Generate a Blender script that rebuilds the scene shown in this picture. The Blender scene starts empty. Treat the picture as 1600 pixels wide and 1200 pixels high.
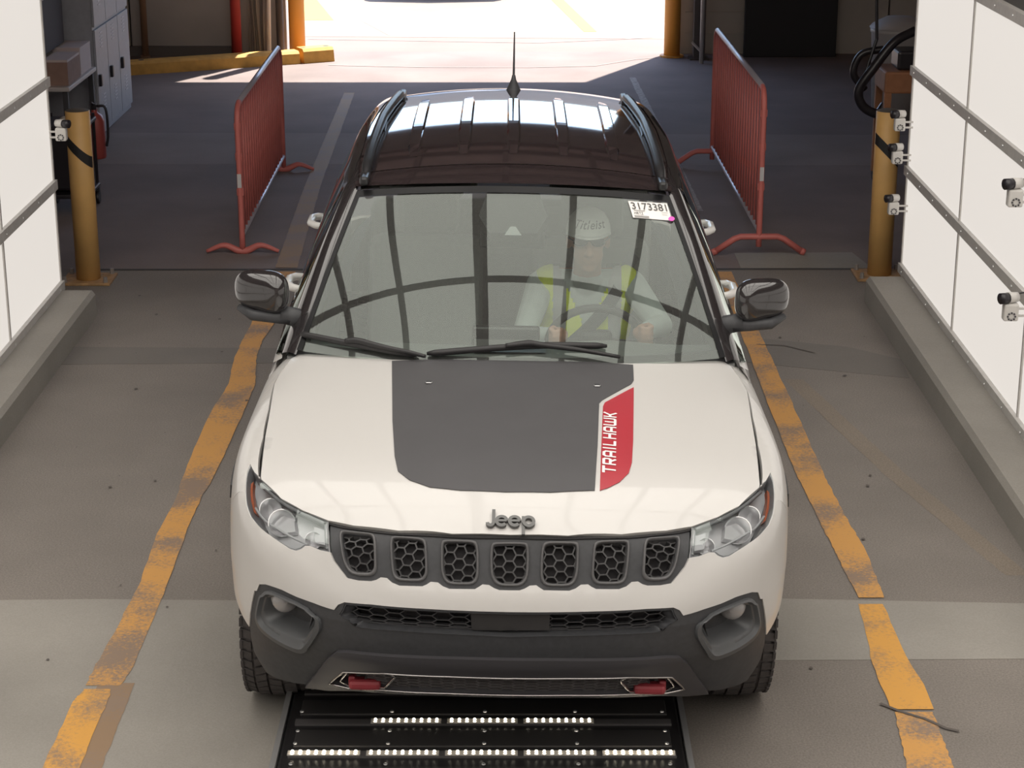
import bpy, bmesh, math, random
import numpy as np
from mathutils import Vector, Matrix
from mathutils.bvhtree import BVHTree
from mathutils.geometry import delaunay_2d_cdt
random.seed(7)
SC = bpy.context.scene
C = SC.collection
PI = math.pi
# ------------------------------------------------------------------ camera, world, sun, exposure
FPX, PITCH, CAM_D, CAM_H = 3070.0, math.radians(18.0), 5.37, 3.15
cam_d = bpy.data.cameras.new('camera'); cam = bpy.data.objects.new('camera', cam_d); C.objects.link(cam)
cam.location = (0, -CAM_D, CAM_H); cam.rotation_euler = (PI/2-PITCH, 0, 0)
cam_d.sensor_width = 36.0; cam_d.lens = FPX*36.0/1600.0; cam_d.clip_start = .05; cam_d.clip_end = 400
SC.camera = cam
SC.view_settings.view_transform = 'Standard'; SC.view_settings.look = 'None'
SC.view_settings.gamma = 1.0; SC.view_settings.use_curve_mapping = False
SC.view_settings.exposure = 0.0
w = bpy.data.worlds.new('world'); SC.world = w; w.use_nodes = True
wn = w.node_tree.nodes; wl = w.node_tree.links
sky = wn.new('ShaderNodeTexSky'); sky.sky_type = 'NISHITA'; sky.sun_disc = False
sky.sun_elevation = math.radians(60); sky.sun_rotation = math.radians(26)
wl.new(sky.outputs[0], wn['Background'].inputs[0]); wn['Background'].inputs[1].default_value = 0.50
sun_d = bpy.data.lights.new('sun_offscreen', 'SUN'); sun = bpy.data.objects.new('sun_offscreen', sun_d); C.objects.link(sun)
sun_d.energy = 14.0; sun_d.angle = math.radians(.6); sun_d.color = (1, .93, .84)
sun.location = (5, 25, 30)
sun.rotation_euler = Vector((-.200, -.403, -.893)).to_track_quat('-Z', 'Y').to_euler()
WALL_E, CEIL_E = 0.74, 2.6
# ------------------------------------------------------------------ materials
MATS = {}
def mat(name, col, rough=.5, metal=0., noise=0., nscale=20., bump=0., bscale=200., coat=0., emit=None, estr=0., spec=.5, det=4., alpha=None):
    if name in MATS: return MATS[name]
    m = bpy.data.materials.new(name); m.use_nodes = True; MATS[name] = m
    n = m.node_tree.nodes; l = m.node_tree.links; b = n['Principled BSDF']
    b.inputs['Base Color'].default_value = (*col, 1); b.inputs['Roughness'].default_value = rough
    b.inputs['Metallic'].default_value = metal; b.inputs['Specular IOR Level'].default_value = spec
    if coat: b.inputs['Coat Weight'].default_value = coat; b.inputs['Coat Roughness'].default_value = .04
    if emit: b.inputs['Emission Color'].default_value = (*emit, 1); b.inputs['Emission Strength'].default_value = estr
    tc = n.new('ShaderNodeTexCoord')
    if noise:
        t = n.new('ShaderNodeTexNoise'); t.inputs['Scale'].default_value = nscale; t.inputs['Detail'].default_value = det
        l.new(tc.outputs['Object'], t.inputs['Vector'])
        r = n.new('ShaderNodeValToRGB'); l.new(t.outputs['Fac'], r.inputs['Fac'])
        r.color_ramp.elements[0].position = .3; r.color_ramp.elements[1].position = .7
        r.color_ramp.elements[0].color = (*[c*(1-noise) for c in col], 1); r.color_ramp.elements[1].color = (*[min(1, c*(1+noise)) for c in col], 1)
        l.new(r.outputs[0], b.inputs['Base Color'])
    if bump:
        t2 = n.new('ShaderNodeTexNoise'); t2.inputs['Scale'].default_value = bscale; t2.inputs['Detail'].default_value = 3
        l.new(tc.outputs['Object'], t2.inputs['Vector'])
        bp = n.new('ShaderNodeBump'); bp.inputs['Strength'].default_value = bump; bp.inputs['Distance'].default_value = .01
        l.new(t2.outputs['Fac'], bp.inputs['Height']); l.new(bp.outputs[0], b.inputs['Normal'])
    return m
def ground_mat(name, col, speck=.35, blotch=.15):
    """stony ground: fine aggregate specks over broad worn blotches"""
    m = bpy.data.materials.new(name); m.use_nodes = True; MATS[name] = m
    n = m.node_tree.nodes; l = m.node_tree.links; b = n['Principled BSDF']
    b.inputs['Roughness'].default_value = .85; b.inputs['Specular IOR Level'].default_value = .3
    tc = n.new('ShaderNodeTexCoord')
    t1 = n.new('ShaderNodeTexNoise'); t1.inputs['Scale'].default_value = 130; t1.inputs['Detail'].default_value = 4; t1.inputs['Roughness'].default_value = .75
    t2 = n.new('ShaderNodeTexNoise'); t2.inputs['Scale'].default_value = 1.3; t2.inputs['Detail'].default_value = 5
    l.new(tc.outputs['Object'], t1.inputs['Vector']); l.new(tc.outputs['Object'], t2.inputs['Vector'])
    r1 = n.new('ShaderNodeMapRange'); r1.inputs['From Min'].default_value = .3; r1.inputs['From Max'].default_value = .72
    r1.inputs['To Min'].default_value = 1-speck; r1.inputs['To Max'].default_value = 1+speck; l.new(t1.outputs['Fac'], r1.inputs['Value'])
    r2 = n.new('ShaderNodeMapRange'); r2.inputs['From Min'].default_value = .3; r2.inputs['From Max'].default_value = .7
    r2.inputs['To Min'].default_value = 1-blotch; r2.inputs['To Max'].default_value = 1+blotch; l.new(t2.outputs['Fac'], r2.inputs['Value'])
    mu = n.new('ShaderNodeMath'); mu.operation = 'MULTIPLY'; l.new(r1.outputs[0], mu.inputs[0]); l.new(r2.outputs[0], mu.inputs[1])
    vm = n.new('ShaderNodeVectorMath'); vm.operation = 'SCALE'; vm.inputs[0].default_value = col; l.new(mu.outputs[0], vm.inputs['Scale'])
    l.new(vm.outputs[0], b.inputs['Base Color'])
    bp = n.new('ShaderNodeBump'); bp.inputs['Strength'].default_value = .25; bp.inputs['Distance'].default_value = .004
    l.new(t1.outputs['Fac'], bp.inputs['Height']); l.new(bp.outputs[0], b.inputs['Normal'])
    return m
def glass_mat(name, tint, refl=1.8, rough=.0, haze=0.):
    m = bpy.data.materials.new(name); m.use_nodes = True; MATS[name] = m
    n = m.node_tree.nodes; l = m.node_tree.links; n.remove(n['Principled BSDF'])
    tr = n.new('ShaderNodeBsdfTransparent'); tr.inputs[0].default_value = (*tint, 1)
    gl = n.new('ShaderNodeBsdfGlossy'); gl.inputs['Roughness'].default_value = rough; gl.inputs[0].default_value = (.91, 1, .95, 1)
    fr = n.new('ShaderNodeFresnel'); fr.inputs['IOR'].default_value = 1.52
    ml = n.new('ShaderNodeMath'); ml.operation = 'MULTIPLY'; ml.inputs[1].default_value = refl; ml.use_clamp = True
    mx = n.new('ShaderNodeMixShader'); l.new(fr.outputs[0], ml.inputs[0]); l.new(ml.outputs[0], mx.inputs[0])
    l.new(tr.outputs[0], mx.inputs[1]); l.new(gl.outputs[0], mx.inputs[2])
    out = mx.outputs[0]
    if haze:            # diffuse veil mixed in to lift the dark tones behind the glass
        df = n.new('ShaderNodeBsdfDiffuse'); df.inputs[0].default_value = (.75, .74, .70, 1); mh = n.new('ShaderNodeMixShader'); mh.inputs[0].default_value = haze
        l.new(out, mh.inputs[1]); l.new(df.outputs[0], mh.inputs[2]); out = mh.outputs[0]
    l.new(out, n['Material Output'].inputs[0])
    return m
WHITE = mat('white_paint', (.60, .585, .565), .35, coat=.5)
BLACKG = mat('black_gloss_paint', (.026, .023, .024), .12, coat=1.)
BLACKP = mat('black_plastic', (.045, .046, .05), .5, noise=.12, nscale=60, bump=.05, bscale=900)
GREYP = mat('slot_ring_plastic', (.10, .098, .10), .38)
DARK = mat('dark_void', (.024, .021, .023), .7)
MESHM = mat('grille_mesh_black', (.03, .03, .032), .4)
DECAL = mat('matte_black_vinyl', (.068, .066, .070), .55, noise=.04, nscale=8)
RED_D = mat('red_vinyl', (.42, .035, .05), .35)
WHITE_D = mat('white_vinyl', (.85, .84, .82), .4)
SKID = mat('dark_silver_skid', (.075, .072, .078), .42, metal=.25)
CHROME = mat('dark_chrome', (.55, .53, .52), .18, metal=1.)
REDHOOK = mat('red_hook_paint', (.29, .04, .05), .35, noise=.1)
BADGE = mat('badge_grey', (.12, .12, .118), .3, metal=.6)
TYRE = mat('tyre_rubber', (.065, .058, .057), .75, noise=.2, nscale=30)
RIM = mat('rim_black', (.03, .03, .032), .3, metal=.4)
SEATM = mat('seat_cloth', (.20, .205, .20), .8, noise=.1, nscale=80)
DASH = mat('dash_plastic', (.16, .17, .165), .6, noise=.06)
AMBER = mat('amber_reflector', (.55, .16, .08), .25)
REFL = mat('lamp_reflector', (.88, .87, .88), .3, metal=.55)
LAMPH = mat('lamp_housing', (.72, .72, .73), .4)
LENS = glass_mat('clear_lens', (.93, .94, .95), 1.6)
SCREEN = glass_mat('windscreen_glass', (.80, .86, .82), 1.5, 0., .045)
TINT = glass_mat('tinted_glass', (.45, .48, .46), 1.4)
# ------------------------------------------------------------------ mesh helpers
def obj(name, verts, faces, m=None, parent=None, smooth=False, mats=None, fm=None):
    me = bpy.data.meshes.new(name); me.from_pydata([tuple(map(float, v)) for v in verts], [], [tuple(map(int, f)) for f in faces])
    for mm in (mats or ([m] if m else [])): me.materials.append(mm)
    if fm is not None: me.polygons.foreach_set('material_index', list(fm))
    if smooth: me.polygons.foreach_set('use_smooth', [True]*len(me.polygons))
    me.validate(); me.update()
    o = bpy.data.objects.new(name, me); C.objects.link(o); o.parent = parent
    return o
class MB:
    def __init__(s): s.v = []; s.f = []
    def add(s, v, f):
        k = len(s.v); s.v += [tuple(p) for p in v]; s.f += [tuple(i+k for i in q) for q in f]; return s
    def box(s, c, d, M=None):
        x, y, z = [e/2 for e in d]
        v = [Vector((a*x, b*y, e*z)) for e in (-1, 1) for b in (-1, 1) for a in (-1, 1)]
        if M is not None: v = [M @ p for p in v]
        return s.add([p+Vector(c) for p in v], [(0, 2, 3, 1), (4, 5, 7, 6), (0, 1, 5, 4), (2, 6, 7, 3), (0, 4, 6, 2), (1, 3, 7, 5)])
    def bbox(s, c, d, b=.01):
        """box with bevelled edges"""
        bm = bmesh.new(); bmesh.ops.create_cube(bm, size=1)
        bmesh.ops.scale(bm, vec=d, verts=bm.verts)
        bmesh.ops.bevel(bm, geom=bm.edges[:], offset=min(b, min(d)*.45), segments=2, affect='EDGES', profile=.5)
        bm.verts.index_update()
        s.add([v.co+Vector(c) for v in bm.verts], [[v.index for v in f.verts] for f in bm.faces]); bm.free(); return s
    def tube(s, pts, r, n=8, closed=False, cap=True):
        pts = [Vector(p) for p in pts]; k = len(pts); rs = r if isinstance(r, (list, tuple)) else [r]*k
        rings = []; up = None
        for i, p in enumerate(pts):
            a = pts[i-1] if (i > 0 or closed) else pts[0]; b = pts[(i+1) % k] if (i < k-1 or closed) else pts[-1]
            t = (b-a).normalized()
            if up is None: up = Vector((0, 0, 1)) if abs(t.z) < .9 else Vector((1, 0, 0))
            u = (up-t*up.dot(t)).normalized(); up = u; w_ = t.cross(u)
            rings.append([p+(u*math.cos(2*PI*j/n)+w_*math.sin(2*PI*j/n))*rs[i] for j in range(n)])
        f = []
        for i in range(k if closed else k-1):
            q = (i+1) % k
            f += [(i*n+j, i*n+(j+1) % n, q*n+(j+1) % n, q*n+j) for j in range(n)]
        if cap and not closed: f += [tuple(range(n))[::-1], tuple((k-1)*n+j for j in range(n))]
        return s.add([p for g in rings for p in g], f)
    def prism(s, poly, axis, a0, a1):
        """2-D polygon extruded along axis between a0 and a1"""
        def P(p, a): return {'x': (a, p[0], p[1]), 'y': (p[0], a, p[1]), 'z': (p[0], p[1], a)}[axis]
        n = len(poly)
        return s.add([P(p, a0) for p in poly]+[P(p, a1) for p in poly],
                     [tuple(range(n))[::-1], tuple(range(n, 2*n))]+[(i, (i+1) % n, n+(i+1) % n, n+i) for i in range(n)])
    def lathe(s, prof, c, axis='z', n=24):
        """profile of (radius, height)"""
        v = []; k = len(prof)
        for i in range(n):
            a = 2*PI*i/n
            for r, h in prof:
                p = {'z': (r*math.cos(a), r*math.sin(a), h), 'y': (r*math.cos(a), h, r*math.sin(a)), 'x': (h, r*math.cos(a), r*math.sin(a))}[axis]
                v.append(Vector(p)+Vector(c))
        f = [(i*k+j, ((i+1) % n)*k+j, ((i+1) % n)*k+j+1, i*k+j+1) for i in range(n) for j in range(k-1)]
        return s.add(v, f)
    def build(s, name, m, parent=None, smooth=False):
        o = obj(name, s.v, s.f, m, parent, smooth)
        bm = bmesh.new(); bm.from_mesh(o.data); bmesh.ops.recalc_face_normals(bm, faces=bm.faces); bm.to_mesh(o.data); bm.free()
        return o
def smooth_angle(o, deg=35):
    me = o.data; me.polygons.foreach_set('use_smooth', [True]*len(me.polygons))
    bm = bmesh.new(); bm.from_mesh(me); lim = math.radians(deg)
    for e in bm.edges: e.smooth = not (len(e.link_faces) == 2 and e.calc_face_angle(0) > lim)
    bm.to_mesh(me); bm.free()
    return o
def tag(o, label=None, cat=None, group=None, kind=None):
    if label: o['label'] = label
    if cat: o['category'] = cat
    if group: o['group'] = group
    if kind: o['kind'] = kind
    return o
def empty(name, loc=(0, 0, 0), label=None, cat=None, group=None, rz=0):
    o = bpy.data.objects.new(name, None); C.objects.link(o); o.location = loc; o.rotation_euler = (0, 0, rz); o.empty_display_size = .1
    return tag(o, label, cat, group)
def text_mesh(txt, size, offset=0., extrude=.0, shear=0., spacing=1.):
    cu = bpy.data.curves.new('lettering', 'FONT'); cu.body = txt; cu.size = size; cu.offset = offset; cu.extrude = extrude
    cu.shear = shear; cu.space_character = spacing; cu.align_x = 'CENTER'; cu.align_y = 'CENTER'; cu.resolution_u = 4
    o = bpy.data.objects.new('lettering', cu); C.objects.link(o)
    bpy.context.view_layer.update()
    me = bpy.data.meshes.new_from_object(o.evaluated_get(bpy.context.evaluated_depsgraph_get()))
    v = [p.co.copy() for p in me.vertices]; f = [tuple(p.vertices) for p in me.polygons]
    bpy.data.objects.remove(o); bpy.data.curves.remove(cu); bpy.data.meshes.remove(me)
    return v, f
def sstep(a, b, x):
    t = np.clip((x-a)/(b-a), 0, 1); return t*t*(3-2*t)
def crom(pts, n=400, m0=None):
    """dense Catmull-Rom through 2-D points"""
    p = np.array(pts, float); g0 = m0[0] if m0 else 2*p[0]-p[1]; g1 = m0[1] if m0 else 2*p[-1]-p[-2]
    q = np.vstack([g0, p, g1]); out = []
    per = max(2, n//(len(p)-1))
    for i in range(1, len(q)-2):
        t = np.linspace(0, 1, per, endpoint=False)[:, None]
        a, b, c, d = q[i-1], q[i], q[i+1], q[i+2]
        out.append(.5*(2*b+(c-a)*t+(2*a-5*b+4*c-d)*t**2+(-a+3*b-3*c+d)*t**3))
    return np.vstack(out+[p[-1:]])
# ------------------------------------------------------------------ the setting
ASPH = ground_mat('asphalt', (.20, .178, .158), .30, .12)
CONC = ground_mat('concrete', (.27, .252, .225), .10, .13)
CONCD = ground_mat('dark_concrete', (.165, .15, .135), .1, .12)
SLAB = ground_mat('garage_slab', (.205, .168, .158), .12, .14)
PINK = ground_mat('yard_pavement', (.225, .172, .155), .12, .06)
PINKL = ground_mat('yard_pavement_pale', (.25, .205, .172), .08, .06)
def paint_mat(name, col, wear=.3):
    m = mat(name, col, .7); n = m.node_tree.nodes; l = m.node_tree.links; b = n['Principled BSDF']
    tc = n.new('ShaderNodeTexCoord'); t = n.new('ShaderNodeTexNoise'); t.inputs['Scale'].default_value = 70; t.inputs['Detail'].default_value = 6; t.inputs['Roughness'].default_value = .8
    t2 = n.new('ShaderNodeTexNoise'); t2.inputs['Scale'].default_value = 3.; l.new(tc.outputs['Object'], t2.inputs['Vector'])
    l.new(tc.outputs['Object'], t.inputs['Vector']); ad = n.new('ShaderNodeMath'); ad.operation = 'ADD'; l.new(t.outputs['Fac'], ad.inputs[0]); l.new(t2.outputs['Fac'], ad.inputs[1])
    r = n.new('ShaderNodeValToRGB'); l.new(ad.outputs[0], r.inputs[0]); r.color_ramp.elements[0].position = .5+wear*.9; r.color_ramp.elements[1].position = .9+wear*.9
    hf = n.new('ShaderNodeMath'); hf.operation = 'MULTIPLY'; hf.inputs[1].default_value = .8; l.new(ad.outputs[0], hf.inputs[0]); l.new(hf.outputs[0], r.inputs[0])
    r.color_ramp.elements[0].position = .76; r.color_ramp.elements[1].position = min(.98, .86+.2*wear)
    r.color_ramp.elements[0].color = (*col, 1); r.color_ramp.elements[1].color = (.24, .17, .12, 1); l.new(r.outputs[0], b.inputs['Base Color'])
    return m
YEL = paint_mat('worn_yellow_paint', (.56, .285, .075), .3)
YELF = paint_mat('fresh_yellow_paint', (.62, .31, .06), .9)
YELD = paint_mat('faded_yellow_paint', (.26, .17, .10), .2)
WHITEP = mat('worn_white_paint', (.31, .275, .25), .8, noise=.3, nscale=30)
floor = MB().box((0, 3.5, -.1), (16, 25, .2)).build('floor', ASPH); tag(floor, kind='structure')
yard = MB().box((0, 46, -.1), (80, 60, .2)).build('floor_yard', PINK); tag(yard, kind='structure')
def flat(name, poly, m, z=.002, parent=floor):
    return obj(name, [(x, y, z) for x, y in poly]+[(x, y, -.03) for x, y in poly],
               [tuple(range(len(poly)))]+[(i, i+len(poly), (i+1) % len(poly)+len(poly), (i+1) % len(poly)) for i in range(len(poly))], m, parent)
flat('garage_slab', [(-7.9, 6.66), (7.9, 6.66), (7.9, 15.95), (-7.9, 15.95)], SLAB, .001)
flat('slab_strip', [(-7.9, 10.0), (7.9, 9.85), (7.9, 11.1), (-7.9, 11.35)], ground_mat('paler_slab', (.245, .205, .19), .1, .12), .002)
flat('slab_patch', [(1.45, 6.70), (2.28, 6.70), (2.22, 7.10), (1.45, 7.08)], CONC, .003)
flat('joint_strip', [(-2.7, 6.64), (2.4, 6.66), (2.4, 6.69), (-2.7, 6.67)], mat('joint_dark', (.05, .045, .042), .8), .004)  # dark strip laid along the joint of slab and asphalt
flat('concrete_apron', [(-2.45, -9), (-.75, -9), (-.75, 1.6), (-1.6, 1.62), (-2.45, 1.6)], CONC, .002)
flat('concrete_strip', [(-.75, 1.06), (2.16, 1.1), (2.16, 1.57), (.9, 1.63), (-.75, 1.6)], CONC, .0025)
flat('patch_strip', [(-2.43, 4.98), (-1.0, 4.95), (.5, 5.05), (1.43, 5.13), (1.85, 4.98), (2.1, 4.75), (2.08, 4.42), (1.6, 4.58), (1.2, 4.72), (-1.0, 4.69), (-1.6, 4.68), (-2.43, 4.66)], CONCD, .002)
def line(pts, m, z=.004, name='painted_line'):
    """pts: (x_left, x_right, y) down the line, edges left a little ragged"""
    r = random.Random(len(pts)*7+int(pts[0][2]*10)); L = []; Rr = []
    a = np.array(pts, float); n = max(2, int(abs(a[-1, 2]-a[0, 2])/.06))
    t = np.linspace(0, len(a)-1, n); k = np.arange(len(a))
    xl, xr, y = [np.interp(t, k, a[:, i]) for i in range(3)]
    L = [(xl[i]+r.uniform(-.003, .003), y[i]) for i in range(n)]; Rr = [(xr[i]+r.uniform(-.003, .003), y[i]) for i in range(n)]
    v = [(x, yy, z) for x, yy in L]+[(x, yy, z) for x, yy in Rr]
    return obj(name, v, [(i, n+i, n+i+1, i+1) for i in range(n-1)], m, floor)
line([(-1.60, -1.50, 13.3), (-1.56, -1.44, 9.2), (-1.50, -1.36, 6.7)], paint_mat('garage_line_paint', (.30, .19, .09), .3))
line([(-1.50, -1.36, 6.6), (-1.49, -1.35, 5.55), (-1.50, -1.39, 5.1), (-1.50, -1.38, 4.75), (-1.47, -1.33, 4.3), (-1.50, -1.335, 3.75), (-1.49, -1.35, 2.9), (-1.475, -1.365, 2.75), (-1.49, -1.37, 2.3), (-1.47, -1.36, 1.75), (-1.485, -1.36, 1.3), (-1.50, -1.36, 1.0), (-1.50, -1.38, .88)], YEL)
line([(-1.46, -1.33, .9), (-1.43, -1.33, .3), (-1.43, -1.33, -1.2)], YELD, .0035)
line([(-1.50, -1.405, .85), (-1.52, -1.40, .75), (-1.52, -1.40, .3), (-1.52, -1.40, -1.2)], YELF, .005)
line([(1.17, 1.23, 14.2), (1.24, 1.32, 10.5), (1.27, 1.36, 8.3)], WHITEP, .004)
line([(1.29, 1.38, 6.6), (1.29, 1.40, 5.0), (1.285, 1.41, 4.0), (1.29, 1.415, 3.0), (1.31, 1.43, 2.5), (1.325, 1.455, 2.1), (1.345, 1.445, 1.63)], YEL)
line([(1.335, 1.43, 1.57), (1.32, 1.43, 1.3), (1.30, 1.43, 1.08), (1.30, 1.45, .9), (1.30, 1.45, .7)], YELF)
line([(1.31, 1.44, .68), (1.28, 1.43, .3), (1.26, 1.42, -1.2)], YEL)
line([(1.42, 1.52, 4.4), (1.69, 1.79, 3.0), (1.97, 2.07, 1.85)], ground_mat('ghost_line', (.215, .180, .145), .3, .1), .0008)
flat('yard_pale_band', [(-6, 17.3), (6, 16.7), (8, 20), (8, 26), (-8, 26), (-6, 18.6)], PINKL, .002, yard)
flat('yard_line', [(.83, 17.5), (.98, 17.5), (.66, 20.6), (.5, 20.6)], mat('yard_yellow', (.34, .25, .06), .7), .004, yard)
flat('yard_line', [(-2.5, 18.5), (-2.15, 18.5), (-2.6, 20.8), (-3.0, 20.8)], MATS['yard_yellow'], .004, yard)
def crack(pts, wd=.012, m=None, z=.004, parent=None):
    pts = np.array(pts, float); v = []; f = []
    for i, p in enumerate(pts):
        a = pts[max(0, i-1)]; b = pts[min(len(pts)-1, i+1)]; t = (b-a)/np.linalg.norm(b-a); nrm = np.array([-t[1], t[0]])*wd/2
        v += [(*(p+nrm), z), (*(p-nrm), z)]
    return obj('crack', v, [(2*i, 2*i+1, 2*i+3, 2*i+2) for i in range(len(pts)-1)], m or DARK, parent or floor)
crack([(-1.9, 15.0), (-.9, 14.86), (.2, 14.85), (.85, 14.95), (1.3, 15.4), (1.65, 15.6)], .04, mat('crack_grey', (.25, .2, .19), .9), .004, floor)
crack([(-2.3, 16.9), (.3, 16.6), (1.6, 17.0)], .02, MATS['crack_grey'], .004, yard)
crack([(-1.85, 18.6), (-1.4, 17.2)], .02, MATS['crack_grey'], .004, yard)
crack([(1.27, .74), (1.33, .68), (1.40, .63), (1.46, .56), (1.50, .54)], .013, mat('crack_dark', (.10, .085, .075), .9), .0065)
crack([(1.35, 5.02), (1.5, 5.0), (1.65, 4.86)], .012, MATS['crack_dark'], .005)
for k in range(46):      # grit and leaf specks
    x = random.uniform(-2.3, 2.0); y = random.uniform(.4, 6.2)
    if abs(x) < 1.05: continue
    r = random.uniform(.004, .012)
    obj('grit', [(x+r*math.cos(a)*random.uniform(.5, 1.2), y+r*1.3*math.sin(a), .006) for a in [i*PI/3 for i in range(6)]], [tuple(range(6))], MATS['crack_dark'], floor)
# kerbs
def kerb(name, x0, x1, y1, m):
    b = MB(); ch = .025; s = 1 if x1 > x0 else -1
    prof = [(x0, 0), (x0+s*.005, .15-ch), (x0+s*ch, .15), (x1, .15), (x1, -.02), (x0, -.02)]
    o = b.prism(prof, 'y', -9, y1).build(name, m); return tag(o, kind='structure')
kerb('trim_1', -2.41, -2.95, 5.62, CONC); kerb('trim_2', 2.10, 2.75, 5.93, CONC)
# luminous side walls
PANEL = mat('light_panel', (.12, .115, .11), .6, emit=(1, .935, .865), estr=WALL_E)
PANELC = mat('ceiling_light_panel', (.5, .48, .46), .6, emit=(1, .95, .88), estr=CEIL_E)
FRAME = mat('frame_grey', (.50, .48, .455), .5, noise=.06)
FRAMED = mat('frame_dark', (.10, .095, .09), .6)
SCREW = mat('screw_steel', (.7, .7, .7), .3, metal=.8)
def light_wall(name, x, side, yend, seams, zs):
    root = empty(name, (x, yend, .15)); tag(root, kind='structure')
    def loc(o): o.location = (-x, -yend, -.15); return o
    ys = [yend]+seams+[-9.0]
    for j in range(len(zs)-1):
        for i in range(len(ys)-1):
            loc(MB().box((x+side*.02, (ys[i]+ys[i+1])/2, (zs[j]+zs[j+1])/2), (.03, ys[i]-ys[i+1]-.02, zs[j+1]-zs[j]-.02)).build('light_panel' if ys[i] > (3.1 if side > 0 else 4.1) else 'light_panel_offscreen', PANEL, root))
    for y in ys[:-1]:
        wd = .02
        loc(MB().box((x+side*.012, y-(wd/2 if y == yend else 0), (zs[0]+zs[-1])/2), (.03, wd, zs[-1]-zs[0])).build('seam_bar', FRAME, root))
    for z in zs:
        loc(MB().box((x+side*.0, (yend-9)/2, z), (.035, yend+9, .055)).build('frame_bar', FRAME, root))
        sc = MB(); y = yend-.12
        while y > -1: sc.lathe([(0, -.004), (.007, -.003), (.008, .0)], (x-side*.0185, y, z), 'x', 8); y -= .36
        loc(sc.build('screws', SCREW, root))
    loc(MB().box((x+side*.16, (yend-9)/2, (zs[0]+zs[-1])/2), (.24, yend+9, zs[-1]-zs[0]+.02)).build('light_box', FRAMED, root))
    return root
light_wall('wall_right', 2.34, 1, 6.10, [4.67-1.43*i for i in range(9)], [.165, .76, 1.35, 1.96])
light_wall('wall_left', -2.62, -1, 5.69, [4.47-1.215*i for i in range(10)], [.165, .76, 1.35, 1.96])
# luminous ceiling of the booth (mirrored in the windscreen)
CZ = 4.3; CY0, CY1 = -7.0, 3.5
ceil = empty('ceiling', (0, CY1, CZ)); tag(ceil, kind='structure')
def cloc(o): o.location = (0, -CY1, -CZ); return o
RIBX = [-3.1, -2.1, -1.33, -.31, .74, 1.56, 2.40, 3.1]; CROSS = [CY0, -4.3, -1.3, 1.69, CY1]
for i in range(len(RIBX)-1):
    for j in range(len(CROSS)-1):
        cloc(MB().box(((RIBX[i]+RIBX[i+1])/2, (CROSS[j]+CROSS[j+1])/2, CZ+.03), (RIBX[i+1]-RIBX[i]-.01, CROSS[j+1]-CROSS[j]-.01, .03)).build('light_panel_offscreen', PANELC, ceil))
for i, x in enumerate(RIBX):
    cloc(MB().box((x, (CY0+CY1)/2, CZ), (.16 if i == 3 else .075, CY1-CY0, .06)).build('rib', FRAMED, ceil))
for y in CROSS: cloc(MB().box((0, y, CZ-.002), (6.3, .085, .06)).build('cross_rib', FRAMED, ceil))
# garage shell
GW = mat('garage_wall', (.38, .34, .32), .8, noise=.1, nscale=4)
GC = mat('garage_ceiling', (.30, .24, .225), .8, noise=.15, nscale=3)
for nm, c_, d_ in (('wall_garage_left', (-8, 3.5, 3.2), (.2, 25, 6.4)), ('wall_garage_right', (8, 3.5, 3.2), (.2, 25, 6.4)),
                   ('wall_behind', (0, -9.1, 3.2), (16, .2, 6.4))):
    tag(MB().box(c_, d_).build(nm, GW), kind='structure')
tag(MB().box((0, 44, 3), (60, .3, 6)).build('wall_yard_unseen', mat('unseen_wall_pale', (.42, .37, .33), .8, noise=.05, nscale=1)), kind='structure')  # unseen wall added to pale the sky mirrored in the car roof
gc = MB().box((0, 3.5, 6.5), (16.2, 25.2, .2)).build('ceiling_garage', GC); tag(gc, kind='structure')
for k in range(6):
    b = MB(); y = 6.2+k*1.9
    b.box((0, y, 6.25), (15.8, .16, .3)); o = b.build('roof_beam', mat('beam_brown', (.12, .085, .08), .7), gc)
for k in range(7):
    MB().box((-4.5+1.5*k, 10.6, 6.33), (.1, 10, .12)).build('purlin', MATS['beam_brown'], gc)
BW = mat('pale_clad_wall', (.50, .465, .43), .7, noise=.05, nscale=3)
BWD = mat('cream_board', (.42, .385, .34), .7, noise=.05, nscale=3)
wb = empty('wall_far', (0, 15.9, 0)); tag(wb, kind='structure')
def wpart(name, c_, d_, m, parent=wb):
    o = MB().box(c_, d_).build(name, m, parent); o.location = (0, -15.9, 0) if parent is wb else o.location; return o
for i in range(5): wpart('clad_panel', (-3.48-1.17*i, 15.75, 3.2), (1.15, .08, 6.4), BW)
wpart('plinth', (-5.2, 15.70, .05), (4.5, .1, .10), mat('plinth_grey', (.17, .15, .14), .8))
wpart('backing', (-5.25, 15.98, 3.2), (5.5, .06, 6.4), MATS['garage_wall']); wpart('backing', (4.9, 15.98, 3.2), (6.2, .06, 6.4), MATS['garage_wall'])  # unseen backing added to stop light leaking between the panels
for i in range(6): wpart('clad_panel', (2.27+1.17*i, 15.85, 3.2), (1.15, .08, 6.4), BWD)
for z in (.22, .44): wpart('board_joint_bar', (2.2, 15.80, z), (.7, .03, .014), BWD)  # raised bars added so that their shade draws the board joints
wpart('header', (-.3, 15.9, 5.5), (5.2, .2, 1.8), GW)  # unseen; height picked to trim the blue sky mirrored in the car roof
wpart('jamb', (-2.66, 15.85, 3.2), (.5, .14, 6.4), BW)
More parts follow.
